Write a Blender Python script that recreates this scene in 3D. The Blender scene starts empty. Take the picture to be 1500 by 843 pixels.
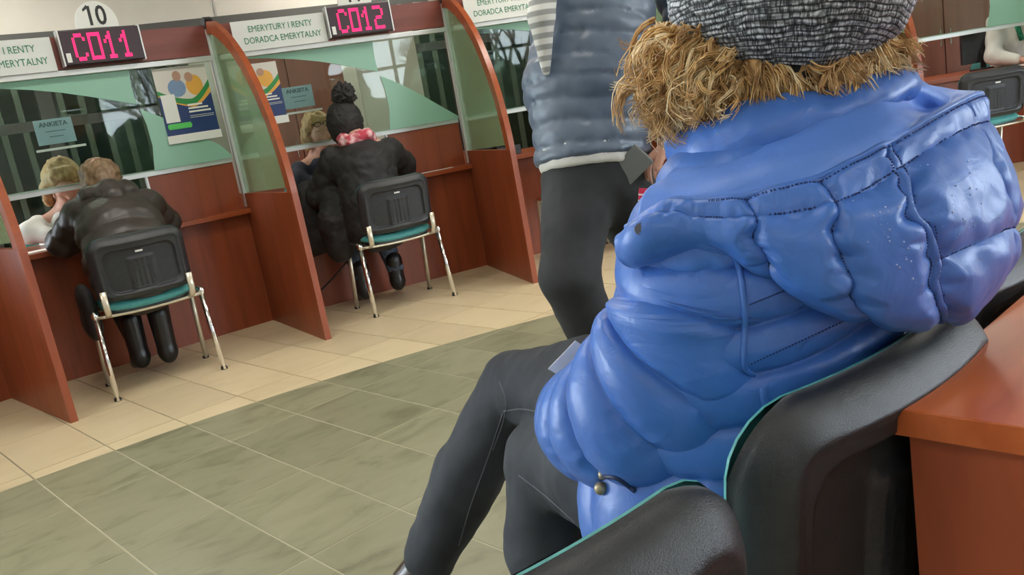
import bpy, bmesh, math, random
import numpy as np
from mathutils import Vector, Matrix
random.seed(7); rng = np.random.default_rng(7)
scn = bpy.context.scene
COL = scn.collection

# ------------------------------------------------------------------ camera
CAM = np.array([0.0, 0.0, 1.12])
RV = np.array([0.71225787, -0.68219753, -0.16521274])
UV = np.array([0.26300094, 0.04115087, 0.96391759])
FV = np.array([0.65078355, 0.73000899, -0.20872862])
FPX = 1226.41
cd = bpy.data.cameras.new('camera'); cam = bpy.data.objects.new('camera', cd); COL.objects.link(cam)
cd.sensor_width = 36.0; cd.lens = FPX / 1500 * 36.0; cd.clip_start = 0.02; cd.clip_end = 100
m = Matrix(((RV[0], UV[0], -FV[0], 0), (RV[1], UV[1], -FV[1], 0), (RV[2], UV[2], -FV[2], CAM[2]), (0, 0, 0, 1)))
cam.matrix_world = m
scn.camera = cam

# ------------------------------------------------------------------ sky, light, exposure
scn.view_settings.view_transform = 'Standard'; scn.view_settings.look = 'None'
scn.view_settings.gamma = 1; scn.view_settings.use_curve_mapping = False
scn.view_settings.exposure = 0.16
w = bpy.data.worlds.new('world'); scn.world = w; w.use_nodes = True
bg = w.node_tree.nodes['Background']; bg.inputs[0].default_value = (0.80, 0.90, 1.0, 1); bg.inputs[1].default_value = 13.0

def area(name, loc, rot, sx, sy, power, color):
    l = bpy.data.lights.new(name, 'AREA'); l.shape = 'RECTANGLE'; l.size = sx; l.size_y = sy
    l.energy = power; l.color = color
    o = bpy.data.objects.new(name, l); COL.objects.link(o); o.location = loc; o.rotation_euler = rot
    return o
# daylight comes from the sky through the real window openings in the rear wall
# ceiling luminaires (their visible diffusers are built further down at the same places)
LUM = [(x, y) for x in (-1.2, 1.4, 4.0, 6.6) for y in (-1.4, 1.1, 3.4)] + [(1.6, 6.6), (4.4, 6.2), (7.2, 5.0), (9.0, 3.0)]
for (x, y) in LUM:
    area('ceiling_light_source', (x, y, 2.93), (0, 0, 0), 1.1, 0.5, 5 if y < 1.5 or x < -1 and y < 3 else 20, (1.0, 0.95, 0.86))

# ------------------------------------------------------------------ helpers
def at(px, py, dep):
    return CAM + dep * (FV + (px - 750) / FPX * RV - (py - 421.5) / FPX * UV)
def A3(*a): return np.array(a, float)
def tag(o, label=None, cat=None, group=None, kind=None):
    if label: o['label'] = label
    if cat: o['category'] = cat
    if group: o['group'] = group
    if kind: o['kind'] = kind
    return o
def empty(name, loc=(0, 0, 0), rz=0, label=None, cat=None, group=None):
    o = bpy.data.objects.new(name, None); COL.objects.link(o); o.location = loc; o.rotation_euler = (0, 0, rz)
    o.empty_display_size = 0.1
    return tag(o, label, cat, group)
def link_mesh(name, me, mat=None, parent=None, loc=None, rz=None):
    if mat is not None: me.materials.append(mat)
    o = bpy.data.objects.new(name, me); COL.objects.link(o)
    if parent is not None: o.parent = parent
    if loc is not None: o.location = loc
    if rz is not None: o.rotation_euler = (0, 0, rz)
    return o
def mesh(name, V, F, mat=None, parent=None, smooth=True, loc=None, rz=None):
    me = bpy.data.meshes.new(name)
    V = [tuple(map(float, v)) for v in V]
    me.from_pydata(V, [], F)
    if smooth: me.shade_smooth()
    me.update()
    return link_mesh(name, me, mat, parent, loc, rz)
class MB:
    def __init__(s): s.v = []; s.f = []
    def box(s, x0, x1, y0, y1, z0, z1):
        b = len(s.v)
        s.v += [(x, y, z) for z in (z0, z1) for y in (y0, y1) for x in (x0, x1)]
        s.f += [tuple(b + i for i in q) for q in ((0, 2, 3, 1), (4, 5, 7, 6), (0, 1, 5, 4), (2, 6, 7, 3), (0, 4, 6, 2), (1, 3, 7, 5))]
        return s
    def tube(s, pts, rad, n=10, flat=1.0, cap=True):
        pts = [np.array(p, float) for p in pts]; b0 = len(s.v)
        if not hasattr(rad, '__len__'): rad = [rad] * len(pts)
        up = None
        for i, p in enumerate(pts):
            d = pts[min(i + 1, len(pts) - 1)] - pts[max(i - 1, 0)]; d /= np.linalg.norm(d) + 1e-9
            if up is None:
                up = np.cross(d, (0, 0, 1.0)) if abs(d[2]) < .9 else np.cross(d, (1.0, 0, 0))
            up = up - d * (up @ d); up /= np.linalg.norm(up) + 1e-9
            sd = np.cross(d, up)
            for k in range(n):
                a = 2 * math.pi * k / n
                s.v.append(tuple(p + rad[i] * (math.cos(a) * up + flat * math.sin(a) * sd)))
        for i in range(len(pts) - 1):
            for k in range(n):
                a = b0 + i * n + k; b = b0 + i * n + (k + 1) % n
                s.f.append((a, b, b + n, a + n))
        if cap:
            s.f.append(tuple(b0 + k for k in range(n))[::-1]); e = b0 + (len(pts) - 1) * n
            s.f.append(tuple(e + k for k in range(n)))
        return s
    def ball(s, c, r, nu=12, nv=8):
        b = len(s.v); r = np.array(r if hasattr(r, '__len__') else (r, r, r), float)
        for j in range(nv + 1):
            t = math.pi * j / nv
            for i in range(nu):
                a = 2 * math.pi * i / nu
                s.v.append(tuple(np.array(c) + r * (math.sin(t) * math.cos(a), math.sin(t) * math.sin(a), math.cos(t))))
        for j in range(nv):
            for i in range(nu):
                p = b + j * nu + i; q = b + j * nu + (i + 1) % nu
                s.f.append((p, p + nu, q + nu, q))
        return s
    def prism(s, poly, y0, y1, axis='y'):
        # polygon in (x,z) extruded along y
        b = len(s.v); n = len(poly)
        for y in (y0, y1):
            for (x, z) in poly:
                s.v.append((x, y, z) if axis == 'y' else ((y, x, z) if axis == 'x' else (x, z, y)))
        s.f.append(tuple(b + i for i in range(n))); s.f.append(tuple(b + n + i for i in range(n))[::-1])
        for i in range(n):
            j = (i + 1) % n; s.f.append((b + i, b + n + i, b + n + j, b + j))
        return s
    def build(s, name, mat, parent=None, smooth=False, bevel=0, loc=None, rz=None):
        me = bpy.data.meshes.new(name); me.from_pydata([tuple(map(float, v)) for v in s.v], [], s.f)
        bm = bmesh.new(); bm.from_mesh(me); bmesh.ops.recalc_face_normals(bm, faces=bm.faces)
        if bevel: bmesh.ops.bevel(bm, geom=bm.edges[:], offset=bevel, segments=2, affect='EDGES', profile=.6)
        bm.to_mesh(me); bm.free()
        if smooth: me.shade_smooth()
        return link_mesh(name, me, mat, parent, loc, rz)
def box(name, x0, x1, y0, y1, z0, z1, mat, parent=None, bevel=0, loc=None, rz=None):
    return MB().box(x0, x1, y0, y1, z0, z1).build(name, mat, parent, bevel=bevel, loc=loc, rz=rz)

# ------------------------------------------------------------------ numpy noise
def vnoise(P, seed=0):
    P = np.asarray(P, float); I = np.floor(P).astype(np.int64); f = P - I; f = f * f * (3 - 2 * f)
    def h(a):
        n = (a[..., 0] * 73856093) ^ (a[..., 1] * 19349663) ^ (a[..., 2] * 83492791) ^ (seed * 2654435 + 911)
        n = (n ^ (n >> 13)) * 1274126177; n = n & 0x7fffffff
        return (n % 100003) / 100003.0
    out = 0
    for dx in (0, 1):
        for dy in (0, 1):
            for dz in (0, 1):
                wt = (f[..., 0] if dx else 1 - f[..., 0]) * (f[..., 1] if dy else 1 - f[..., 1]) * (f[..., 2] if dz else 1 - f[..., 2])
                out = out + wt * h(I + np.array([dx, dy, dz]))
    return out * 2 - 1
def fbm(P, o=3, seed=0):
    s = 0; a = 1; P = np.asarray(P, float)
    for i in range(o): s = s + a * vnoise(P * 2 ** i, seed + i); a *= .5
    return s

# ------------------------------------------------------------------ SDF bodies (surface nets)
class Body:
    """union of tapered limbs, meshed as one continuous surface"""
    def __init__(s): s.p = []
    def limb(s, a, b, ra, rb, k=.03, flat=None, q0=None, side=None):
        # flat=(axis vector, factor): squash the section along axis
        s.p.append((np.array(a, float), np.array(b, float), ra, rb, k, flat, q0)); return s
    def chain(s, pts, rads, k=.03, flat=None, q0=None):
        q = q0
        for i in range(len(pts) - 1):
            s.limb(pts[i], pts[i + 1], rads[i], rads[i + 1], k, flat, q)
            if q is not None: q += float(np.linalg.norm(np.array(pts[i + 1]) - np.array(pts[i])))
        return s
    def dist(s, P, pr):
        a, b, ra, rb, k, flat, q0 = pr
        if flat is not None:
            ax = np.array(flat[0], float); ax /= np.linalg.norm(ax); fa = flat[1]
            def tr(X): return X + (X @ ax)[..., None] * ax * (1 / fa - 1)
            P = tr(P); a = tr(a[None])[0]; b = tr(b[None])[0]
        ba = b - a; L = ba @ ba + 1e-12
        h = np.clip(((P - a) @ ba) / L, 0, 1)
        d = np.linalg.norm(P - a - h[..., None] * ba, axis=-1) - (ra + (rb - ra) * h)
        return d, h
    def build(s, name, mat, parent=None, res=.01, quilt=None, noise=0, nf=30, cut=None, smooth_it=1, inv=None):
        lo = np.min([np.minimum(p[0], p[1]) - max(p[2], p[3]) * (max(1, p[5][1]) if p[5] else 1) for p in s.p], 0) - 4 * res
        hi = np.max([np.maximum(p[0], p[1]) + max(p[2], p[3]) * (max(1, p[5][1]) if p[5] else 1) for p in s.p], 0) + 4 * res
        n = np.ceil((hi - lo) / res).astype(int) + 1
        ax = [lo[i] + res * np.arange(n[i]) for i in range(3)]
        Fd = np.full(n, 1.0, np.float32)
        for p in s.p:
            R_ = max(p[2], p[3]) * (max(1, p[5][1]) if p[5] else 1) + p[4] + 3 * res
            i0 = np.maximum(0, np.floor((np.minimum(p[0], p[1]) - R_ - lo) / res).astype(int)); i1 = np.minimum(n, np.ceil((np.maximum(p[0], p[1]) + R_ - lo) / res).astype(int) + 1)
            G = np.stack(np.meshgrid(*[ax[i][i0[i]:i1[i]] for i in range(3)], indexing='ij'), -1)
            d, _ = s.dist(G, p)
            sub = Fd[i0[0]:i1[0], i0[1]:i1[1], i0[2]:i1[2]]
            k = p[4]
            if k > 0:
                h = np.maximum(k - np.abs(sub - d), 0) / k
                sub[...] = np.minimum(sub, d) - h * h * k * .25
            else: sub[...] = np.minimum(sub, d)
        if cut is not None:
            G = np.stack(np.meshgrid(*ax, indexing='ij'), -1); Fd = np.maximum(Fd, cut(G))
        ins = Fd < 0
        c = [ins[i:n[0] - 1 + i, j:n[1] - 1 + j, k:n[2] - 1 + k] for i in (0, 1) for j in (0, 1) for k in (0, 1)]
        cnt = sum(x.astype(np.int8) for x in c); act = (cnt > 0) & (cnt < 8)
        idx = np.argwhere(act); ids = np.full(act.shape, -1, np.int64); ids[tuple(idx.T)] = np.arange(len(idx))
        acc = np.zeros((len(idx), 3)); ac = np.zeros(len(idx))
        cor = [(i, j, k) for i in (0, 1) for j in (0, 1) for k in (0, 1)]
        val = [Fd[idx[:, 0] + i, idx[:, 1] + j, idx[:, 2] + k] for (i, j, k) in cor]
        for a in range(8):
            for b in range(a + 1, 8):
                if sum(abs(cor[a][q] - cor[b][q]) for q in range(3)) != 1: continue
                va, vb = val[a], val[b]; mk = (va < 0) != (vb < 0)
                t = np.where(mk, va / np.where(mk, va - vb, 1), 0)
                pt = np.array(cor[a]) + t[:, None] * (np.array(cor[b]) - np.array(cor[a]))
                acc += pt * mk[:, None]; ac += mk
        V = lo + res * (idx + acc / ac[:, None])
        Fs = []
        for axn in range(3):
            o1, o2 = [(1, 2), (2, 0), (0, 1)][axn]
            sl0 = [slice(None)] * 3; sl1 = [slice(None)] * 3
            sl0[axn] = slice(0, n[axn] - 1); sl1[axn] = slice(1, n[axn])
            A_, B_ = ins[tuple(sl0)], ins[tuple(sl1)]
            e = np.argwhere(A_ != B_); e = e[(e[:, o1] > 0) & (e[:, o2] > 0) & (e[:, o1] < n[o1] - 1) & (e[:, o2] < n[o2] - 1)]
            fl = A_[tuple(e.T)]
            u = np.zeros(3, int); v = np.zeros(3, int); u[o1] = 1; v[o2] = 1
            q = [ids[tuple((e - a).T)] for a in (u * 0, u, u + v, v)]
            Q = np.stack(q, 1); Q[~fl] = Q[~fl][:, ::-1]; Fs.append(Q)
        Fq = np.concatenate(Fs); Fq = Fq[(Fq >= 0).all(1)]
        # laplacian smoothing + normals
        for _ in range(smooth_it):
            s_ = np.zeros_like(V); c_ = np.zeros(len(V))
            for a in range(4):
                np.add.at(s_, Fq[:, a], V[Fq[:, (a + 1) % 4]] + V[Fq[:, (a + 3) % 4]]); np.add.at(c_, Fq[:, a], 2)
            V = V * .5 + .5 * s_ / np.maximum(c_, 1)[:, None]
        nf_ = np.cross(V[Fq[:, 2]] - V[Fq[:, 0]], V[Fq[:, 3]] - V[Fq[:, 1]]); N = np.zeros_like(V)
        for a in range(4): np.add.at(N, Fq[:, a], nf_)
        N /= np.linalg.norm(N, axis=1)[:, None] + 1e-12
        if quilt:
            amp, sp = quilt; best = np.full(len(V), 9.0); q = np.zeros(len(V))
            for p in s.p:
                if p[6] is None: continue
                d, h = s.dist(V, p); L = np.linalg.norm(p[1] - p[0]); mk = d < best
                best[mk] = d[mk]; q[mk] = p[6] + h[mk] * L
            q = q + .008 * fbm(V * 9, 2, 3)
            x = np.abs(np.sin(math.pi * q / sp))
            V = V + N * (amp * (x ** .55 - .5) + .0025 * (1 - x) * fbm(V * 60, 2, 5))[:, None]
        if noise: V = V + N * (noise * fbm(V * nf, 3, 1))[:, None]
        if Fq.shape[0]:
            me = bpy.data.meshes.new(name)
            if inv is not None: V = inv(V)
            me.vertices.add(len(V)); me.vertices.foreach_set('co', V.astype(np.float32).ravel())
            me.loops.add(Fq.size); me.loops.foreach_set('vertex_index', Fq.astype(np.int32).ravel())
            me.polygons.add(len(Fq)); me.polygons.foreach_set('loop_start', np.arange(0, Fq.size, 4, dtype=np.int32))
            me.update(calc_edges=True); me.validate(); me.shade_smooth()
        return link_mesh(name, me, mat, parent)

# ------------------------------------------------------------------ spline sheets and lofts
def catmull(P, n, closed=False):
    P = np.array(P, float); m_ = len(P)
    if closed: t = np.linspace(0, m_, n, endpoint=False)
    else: t = np.linspace(0, m_ - 1, n)
    i = np.minimum(np.floor(t).astype(int), m_ - 1 if closed else m_ - 2); f = (t - i)
    f = f.reshape((-1,) + (1,) * (P.ndim - 1))
    g = (lambda k: P[(i + k) % m_]) if closed else (lambda k: P[np.clip(i + k, 0, m_ - 1)])
    def g2(k):
        if closed: return g(k)
        j = i + k; R_ = P[np.clip(j, 0, m_ - 1)].copy()
        lo_ = j < 0; hi_ = j > m_ - 1
        R_[lo_] = 2 * P[0] - P[1]; R_[hi_] = 2 * P[-1] - P[-2]
        return R_
    p0, p1, p2, p3 = g2(-1), g2(0), g2(1), g2(2)
    return .5 * (2 * p1 + (p2 - p0) * f + (2 * p0 - 5 * p1 + 4 * p2 - p3) * f ** 2 + (3 * p1 - p0 - 3 * p2 + p3) * f ** 3)
def grid_normals(G, cu=False):
    du = np.gradient(G, axis=1); dv = np.gradient(G, axis=0)
    if cu:
        du[:, 0] = (G[:, 1] - G[:, -1]) / 2; du[:, -1] = (G[:, 0] - G[:, -2]) / 2
    N = np.cross(du, dv); return N / (np.linalg.norm(N, axis=2)[..., None] + 1e-12)
def grid_mesh(name, G, mat, parent, cu=False, caps=False, thick=0, flip=False):
    nv, nu = G.shape[:2]; F = []
    ids = np.arange(nv * nu).reshape(nv, nu)
    a = ids[:-1, :]; b = ids[1:, :]
    if cu: a2 = np.roll(a, -1, 1); b2 = np.roll(b, -1, 1)
    else: a2 = a[:, 1:]; b2 = b[:, 1:]; a = a[:, :-1]; b = b[:, :-1]
    Q = np.stack([a.ravel(), a2.ravel(), b2.ravel(), b.ravel()], 1)
    if flip: Q = Q[:, ::-1]
    F = [tuple(map(int, q)) for q in Q]
    if caps and cu:
        F.append(tuple(int(i) for i in ids[0])[::-1]); F.append(tuple(int(i) for i in ids[-1]))
    o = mesh(name, G.reshape(-1, 3), F, mat, parent)
    if thick:
        md = o.modifiers.new('thick', 'SOLIDIFY'); md.thickness = abs(thick); md.offset = -1 if thick > 0 else 1
    return o
def sheet(ctrl, nu, nv):
    """ctrl[row][col] = (px, py, depth) control net -> fine grid, rows = v"""
    C = np.array([[at(*q) if len(q) == 3 else q[0] for q in row] for row in ctrl], float)
    C = catmull(C, nv); C = np.swapaxes(catmull(np.swapaxes(C, 0, 1), nu), 0, 1)
    return C
def loft(path, ra, rb, side, nu, nv, disp=None):
    P = catmull(path, nv); ra = catmull(np.array(ra)[:, None], nv)[:, 0]; rb = catmull(np.array(rb)[:, None], nv)[:, 0]
    T = np.gradient(P, axis=0); T /= np.linalg.norm(T, axis=1)[:, None]
    S_ = np.array(side, float)[None] - T * (T @ np.array(side, float))[:, None]; S_ /= np.linalg.norm(S_, axis=1)[:, None]
    B = np.cross(T, S_)
    th = np.linspace(0, 2 * math.pi, nu, endpoint=False)
    G = P[:, None] + ra[:, None, None] * np.cos(th)[None, :, None] * S_[:, None] + rb[:, None, None] * np.sin(th)[None, :, None] * B[:, None]
    L = np.concatenate([[0], np.cumsum(np.linalg.norm(np.diff(P, axis=0), axis=1))])
    if disp is not None:
        ctr = P[:, None]; N = G - ctr; N /= np.linalg.norm(N, axis=2)[..., None]
        G = G + N * disp(L[:, None] + 0 * th[None], th[None] + 0 * L[:, None], G)[..., None]
    return G

# ------------------------------------------------------------------ materials
def mat(name, color, rough=.5, metal=0, spec=.5, coat=0, sheen=0, emis=None, est=1):
    m_ = bpy.data.materials.new(name); m_.use_nodes = True; b = m_.node_tree.nodes['Principled BSDF']
    b.inputs['Base Color'].default_value = (*color, 1); b.inputs['Roughness'].default_value = rough
    b.inputs['Metallic'].default_value = metal; b.inputs['Specular IOR Level'].default_value = spec
    b.inputs['Coat Weight'].default_value = coat; b.inputs['Sheen Weight'].default_value = sheen
    if emis: b.inputs['Emission Color'].default_value = (*emis, 1); b.inputs['Emission Strength'].default_value = est
    return m_
def nd(m_, t, **kw):
    n = m_.node_tree.nodes.new(t)
    for k, v in kw.items(): setattr(n, k, v)
    return n
def lk(m_, a, b): m_.node_tree.links.new(a, b)
def ramp(m_, fac, stops):
    r = nd(m_, 'ShaderNodeValToRGB'); e = r.color_ramp.elements
    while len(e) > 1: e.remove(e[-1])
    e[0].position = stops[0][0]; e[0].color = (*stops[0][1], 1)
    for p, c in stops[1:]:
        q = e.new(p); q.color = (*c, 1)
    lk(m_, fac, r.inputs[0]); return r
def noisy(name, c1, c2, scale=(5, 5, 5), rough=.5, detail=4, bump=0, bscale=60, pos=(.35, .65), dist=0, **kw):
    m_ = mat(name, c1, rough, **kw); b = m_.node_tree.nodes['Principled BSDF']
    tc = nd(m_, 'ShaderNodeTexCoord'); mp = nd(m_, 'ShaderNodeMapping'); mp.inputs['Scale'].default_value = scale
    lk(m_, tc.outputs['Object'], mp.inputs[0])
    n = nd(m_, 'ShaderNodeTexNoise'); n.inputs['Scale'].default_value = 1; n.inputs['Detail'].default_value = detail; n.inputs['Distortion'].default_value = dist
    lk(m_, mp.outputs[0], n.inputs['Vector'])
    r = ramp(m_, n.outputs[0], [(pos[0], c1), (pos[1], c2)]); lk(m_, r.outputs[0], b.inputs['Base Color'])
    if bump:
        n2 = nd(m_, 'ShaderNodeTexNoise'); n2.inputs['Scale'].default_value = bscale; n2.inputs['Detail'].default_value = 3
        lk(m_, tc.outputs['Object'], n2.inputs['Vector'])
        bp = nd(m_, 'ShaderNodeBump'); bp.inputs['Strength'].default_value = bump; bp.inputs['Distance'].default_value = .002
        lk(m_, n2.outputs[0], bp.inputs['Height']); lk(m_, bp.outputs[0], b.inputs['Normal'])
    return m_
WOOD = noisy('cherry_wood', (.200, .040, .012), (.275, .060, .019), (14, 14, 1.2), .38, dist=.4, bump=.05, bscale=90)
WOOD_DK = noisy('cherry_wood_header', (.17, .045, .032), (.23, .062, .045), (1.2, 14, 14), .4, dist=.4)
WOOD_H = noisy('cherry_wood_worktop', (.25, .053, .015), (.33, .074, .022), (1.2, 14, 14), .3, dist=.4)
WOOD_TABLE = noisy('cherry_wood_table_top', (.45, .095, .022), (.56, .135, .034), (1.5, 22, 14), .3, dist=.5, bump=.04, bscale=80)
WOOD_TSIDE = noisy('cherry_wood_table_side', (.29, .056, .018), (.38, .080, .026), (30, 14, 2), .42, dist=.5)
ALU = mat('brushed_aluminium', (.62, .62, .60), .38, .55)
CHROME = mat('chrome', (.80, .80, .80), .10, 1)
CREAMMETAL = mat('satin_nickel', (.62, .56, .44), .30, .6)
BLACKPL = noisy('black_plastic_grained', (.016, .018, .021), (.024, .026, .030), (40, 40, 40), .38, bump=.35, bscale=700)
TEAL = noisy('teal_vinyl', (.055, .27, .27), (.07, .32, .31), (60, 60, 60), .5, bump=.2, bscale=500)
WHITE = mat('white_plastic', (.78, .78, .74), .45)
WHITE_SIGN = mat('white_sign_board', (.70, .71, .68), .4)
GREEN_TXT = mat('green_lettering', (.012, .20, .10), .5)
BLACK_TXT = mat('black_lettering', (.02, .02, .02), .5)
PAPER = mat('white_paper', (.80, .80, .78), .7)
BLUEPAPER = mat('pale_blue_paper', (.50, .62, .78), .6)
DARK = mat('black_housing', (.035, .012, .02), .35)
LED = mat('red_led', (.9, .02, .15), .5, emis=(1.0, .012, .13), est=1.7)
DARKFRAME = mat('dark_grey_frame', (.075, .075, .068), .45)
GROUT = mat('grout', (.30, .27, .20), .8)
def tile_mat(name, c1, c2, c3, scale, rough):
    m_ = mat(name, c1, rough, spec=.5); b = m_.node_tree.nodes['Principled BSDF']
    g = nd(m_, 'ShaderNodeNewGeometry'); oi = nd(m_, 'ShaderNodeObjectInfo')
    ad = nd(m_, 'ShaderNodeVectorMath', operation='ADD'); sc = nd(m_, 'ShaderNodeVectorMath', operation='SCALE')
    cmb = nd(m_, 'ShaderNodeCombineXYZ'); lk(m_, oi.outputs['Random'], cmb.inputs[0]); lk(m_, oi.outputs['Random'], cmb.inputs[2])
    lk(m_, cmb.outputs[0], sc.inputs[0]); sc.inputs['Scale'].default_value = 37
    mp = nd(m_, 'ShaderNodeMapping'); mp.inputs['Scale'].default_value = scale; mp.inputs['Rotation'].default_value = (0, 0, math.radians(38))
    lk(m_, g.outputs['Position'], mp.inputs[0]); lk(m_, mp.outputs[0], ad.inputs[0]); lk(m_, sc.outputs[0], ad.inputs[1])
    n = nd(m_, 'ShaderNodeTexNoise'); n.inputs['Scale'].default_value = 1; n.inputs['Detail'].default_value = 5; n.inputs['Distortion'].default_value = .8; n.inputs['Roughness'].default_value = .6
    lk(m_, ad.outputs[0], n.inputs['Vector'])
    r = ramp(m_, n.outputs[0], [(.30, c1), (.47, c2), (.72, c3)])
    mx = nd(m_, 'ShaderNodeHueSaturation'); mt = nd(m_, 'ShaderNodeMapRange'); mt.inputs[3].default_value = .93; mt.inputs[4].default_value = 1.07
    lk(m_, oi.outputs['Random'], mt.inputs[0]); lk(m_, mt.outputs[0], mx.inputs['Value']); lk(m_, r.outputs[0], mx.inputs['Color'])
    lk(m_, mx.outputs[0], b.inputs['Base Color'])
    return m_
T_GREEN = tile_mat('green_slate_tile', (.165, .160, .095), (.245, .238, .148), (.280, .267, .172), (4, 9, 5), .36)
T_BEIGE = tile_mat('beige_tile', (.60, .49, .30), (.66, .54, .34), (.69, .57, .37), (2, 5, 5), .30)
WALL_BEIGE = noisy('cream_plaster', (.60, .57, .50), (.64, .61, .54), (3, 3, 3), .7)
WALL_WHITE = mat('white_paint', (.72, .72, .70), .7)
def glass_mat(name, tint, rough=.02, gl=1.0):
    m_ = bpy.data.materials.new(name); m_.use_nodes = True; t = m_.node_tree; t.nodes.clear()
    out = t.nodes.new('ShaderNodeOutputMaterial'); mx = t.nodes.new('ShaderNodeMixShader'); tr = t.nodes.new('ShaderNodeBsdfTransparent')
    g = t.nodes.new('ShaderNodeBsdfGlossy'); fr = t.nodes.new('ShaderNodeFresnel'); fr.inputs[0].default_value = 1.5
    g.inputs['Roughness'].default_value = rough; tr.inputs[0].default_value = (*tint, 1)
    mu = t.nodes.new('ShaderNodeMath'); mu.operation = 'MULTIPLY'; mu.inputs[1].default_value = gl
    t.links.new(fr.outputs[0], mu.inputs[0]); t.links.new(mu.outputs[0], mx.inputs[0]); t.links.new(tr.outputs[0], mx.inputs[1]); t.links.new(g.outputs[0], mx.inputs[2]); t.links.new(mx.outputs[0], out.inputs[0])
    return m_
GLASS = glass_mat('clear_glass', (.80, .87, .82), gl=.62)
def film_mat(name, color, alpha, rough=.4):
    m_ = bpy.data.materials.new(name); m_.use_nodes = True; t = m_.node_tree; t.nodes.clear()
    out = t.nodes.new('ShaderNodeOutputMaterial'); mx = t.nodes.new('ShaderNodeMixShader'); tr = t.nodes.new('ShaderNodeBsdfTransparent')
    p = t.nodes.new('ShaderNodeBsdfPrincipled'); p.inputs['Base Color'].default_value = (*color, 1); p.inputs['Roughness'].default_value = rough
    tr.inputs[0].default_value = (.75, .9, .8, 1); mx.inputs[0].default_value = alpha
    t.links.new(tr.outputs[0], mx.inputs[1]); t.links.new(p.outputs[0], mx.inputs[2]); t.links.new(mx.outputs[0], out.inputs[0])
    return m_
FILM = film_mat('green_film', (.30, .55, .41), .85, .3)
SIDEGLASS = film_mat('green_tinted_glass', (.30, .40, .23), .62, .12)

# ------------------------------------------------------------------ counter arc layout
NODE = {-1: (-.655, 5.24), 0: (.915, 5.34), 1: (2.48, 5.19), 2: (4.02, 4.72), 3: (5.45, 4.01), 4: (6.76, 3.08), 5: (7.89, 1.95), 6: (8.82, .65)}
PDIR = {-1: -94, 0: -87.7, 1: -100.3, 2: -114.2, 3: -120.9, 4: -130.2, 5: -139.5, 6: -148.8}   # direction of each divider, seen from above
def bay_frame(k):
    a, b = NODE[k], NODE[k + 1]; dx, dy = b[0] - a[0], b[1] - a[1]
    return (a[0], a[1], 0), math.atan2(dy, dx), math.hypot(dx, dy)
def LW(k, s, o, z):
    (x, y, _), a, wd = bay_frame(k)
    return np.array([x + s * math.cos(a) - o * math.sin(a), y + s * math.sin(a) + o * math.cos(a), z])

# ------------------------------------------------------------------ room shell
floor = tag(box('floor', -6, 13, -3.6, 9, -.12, -.004, GROUT), kind='structure')
OC = (.362, -2.903); OR = 6.604
TX0, TY0, TW, TH = .54895 * 1.12, 3.39367 * 1.12, .273931 * 1.12, .519589 * 1.12
def clip_circle(poly):
    for i in range(0, 72):
        a0 = math.radians(i * 2.5 - 45)
        n = (math.cos(a0), math.sin(a0)); out = []
        f = lambda q: n[0] * (q[0] - OC[0]) + n[1] * (q[1] - OC[1]) - OR
        if all(f(q) <= 0 for q in poly): continue
        for j in range(len(poly)):
            p, q = poly[j], poly[(j + 1) % len(poly)]; fp, fq = f(p), f(q)
            if fp <= 0: out.append(p)
            if (fp <= 0) != (fq <= 0):
                t = fp / (fp - fq); out.append((p[0] + t * (q[0] - p[0]), p[1] + t * (q[1] - p[1])))
        poly = out
        if len(poly) < 3: return None
    return poly
full = {}
def tile(poly, z, matl, name='tile'):
    me = bpy.data.meshes.new(name); n = len(poly)
    cx = sum(p[0] for p in poly) / n; cy = sum(p[1] for p in poly) / n
    V = [(p[0] - cx, p[1] - cy, -.006) for p in poly] + [(p[0] - cx, p[1] - cy, 0) for p in poly]
    F = [tuple(range(n, 2 * n))] + [(i, (i + 1) % n, n + (i + 1) % n, n + i) for i in range(n)]
    me.from_pydata(V, [], F); me.materials.append(matl)
    o = bpy.data.objects.new(name, me); COL.objects.link(o); o.parent = floor; o.location = (cx, cy, z)
    return o
def in_view(x, y, mg=160):
    d = np.array([x, y, 0]) - CAM; z = d @ FV
    if z < .25: return False
    px = 750 + FPX * (d @ RV) / z; py = 421 - FPX * (d @ UV) / z
    return -mg < px < 1500 + mg and -mg < py < 843 + mg
MB().prism([(OC[0] + (OR - .002) * math.cos(t), OC[1] + (OR - .002) * math.sin(t)) for t in np.linspace(0, 2 * math.pi, 144)[:-1]], -.004, .0004, axis='z').build('pale_grout_bed', mat('pale_grout', (.42, .38, .27), .8), floor)
nt = {'g': 0, 'b': 0}; shared = {}
g = .0032
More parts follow.
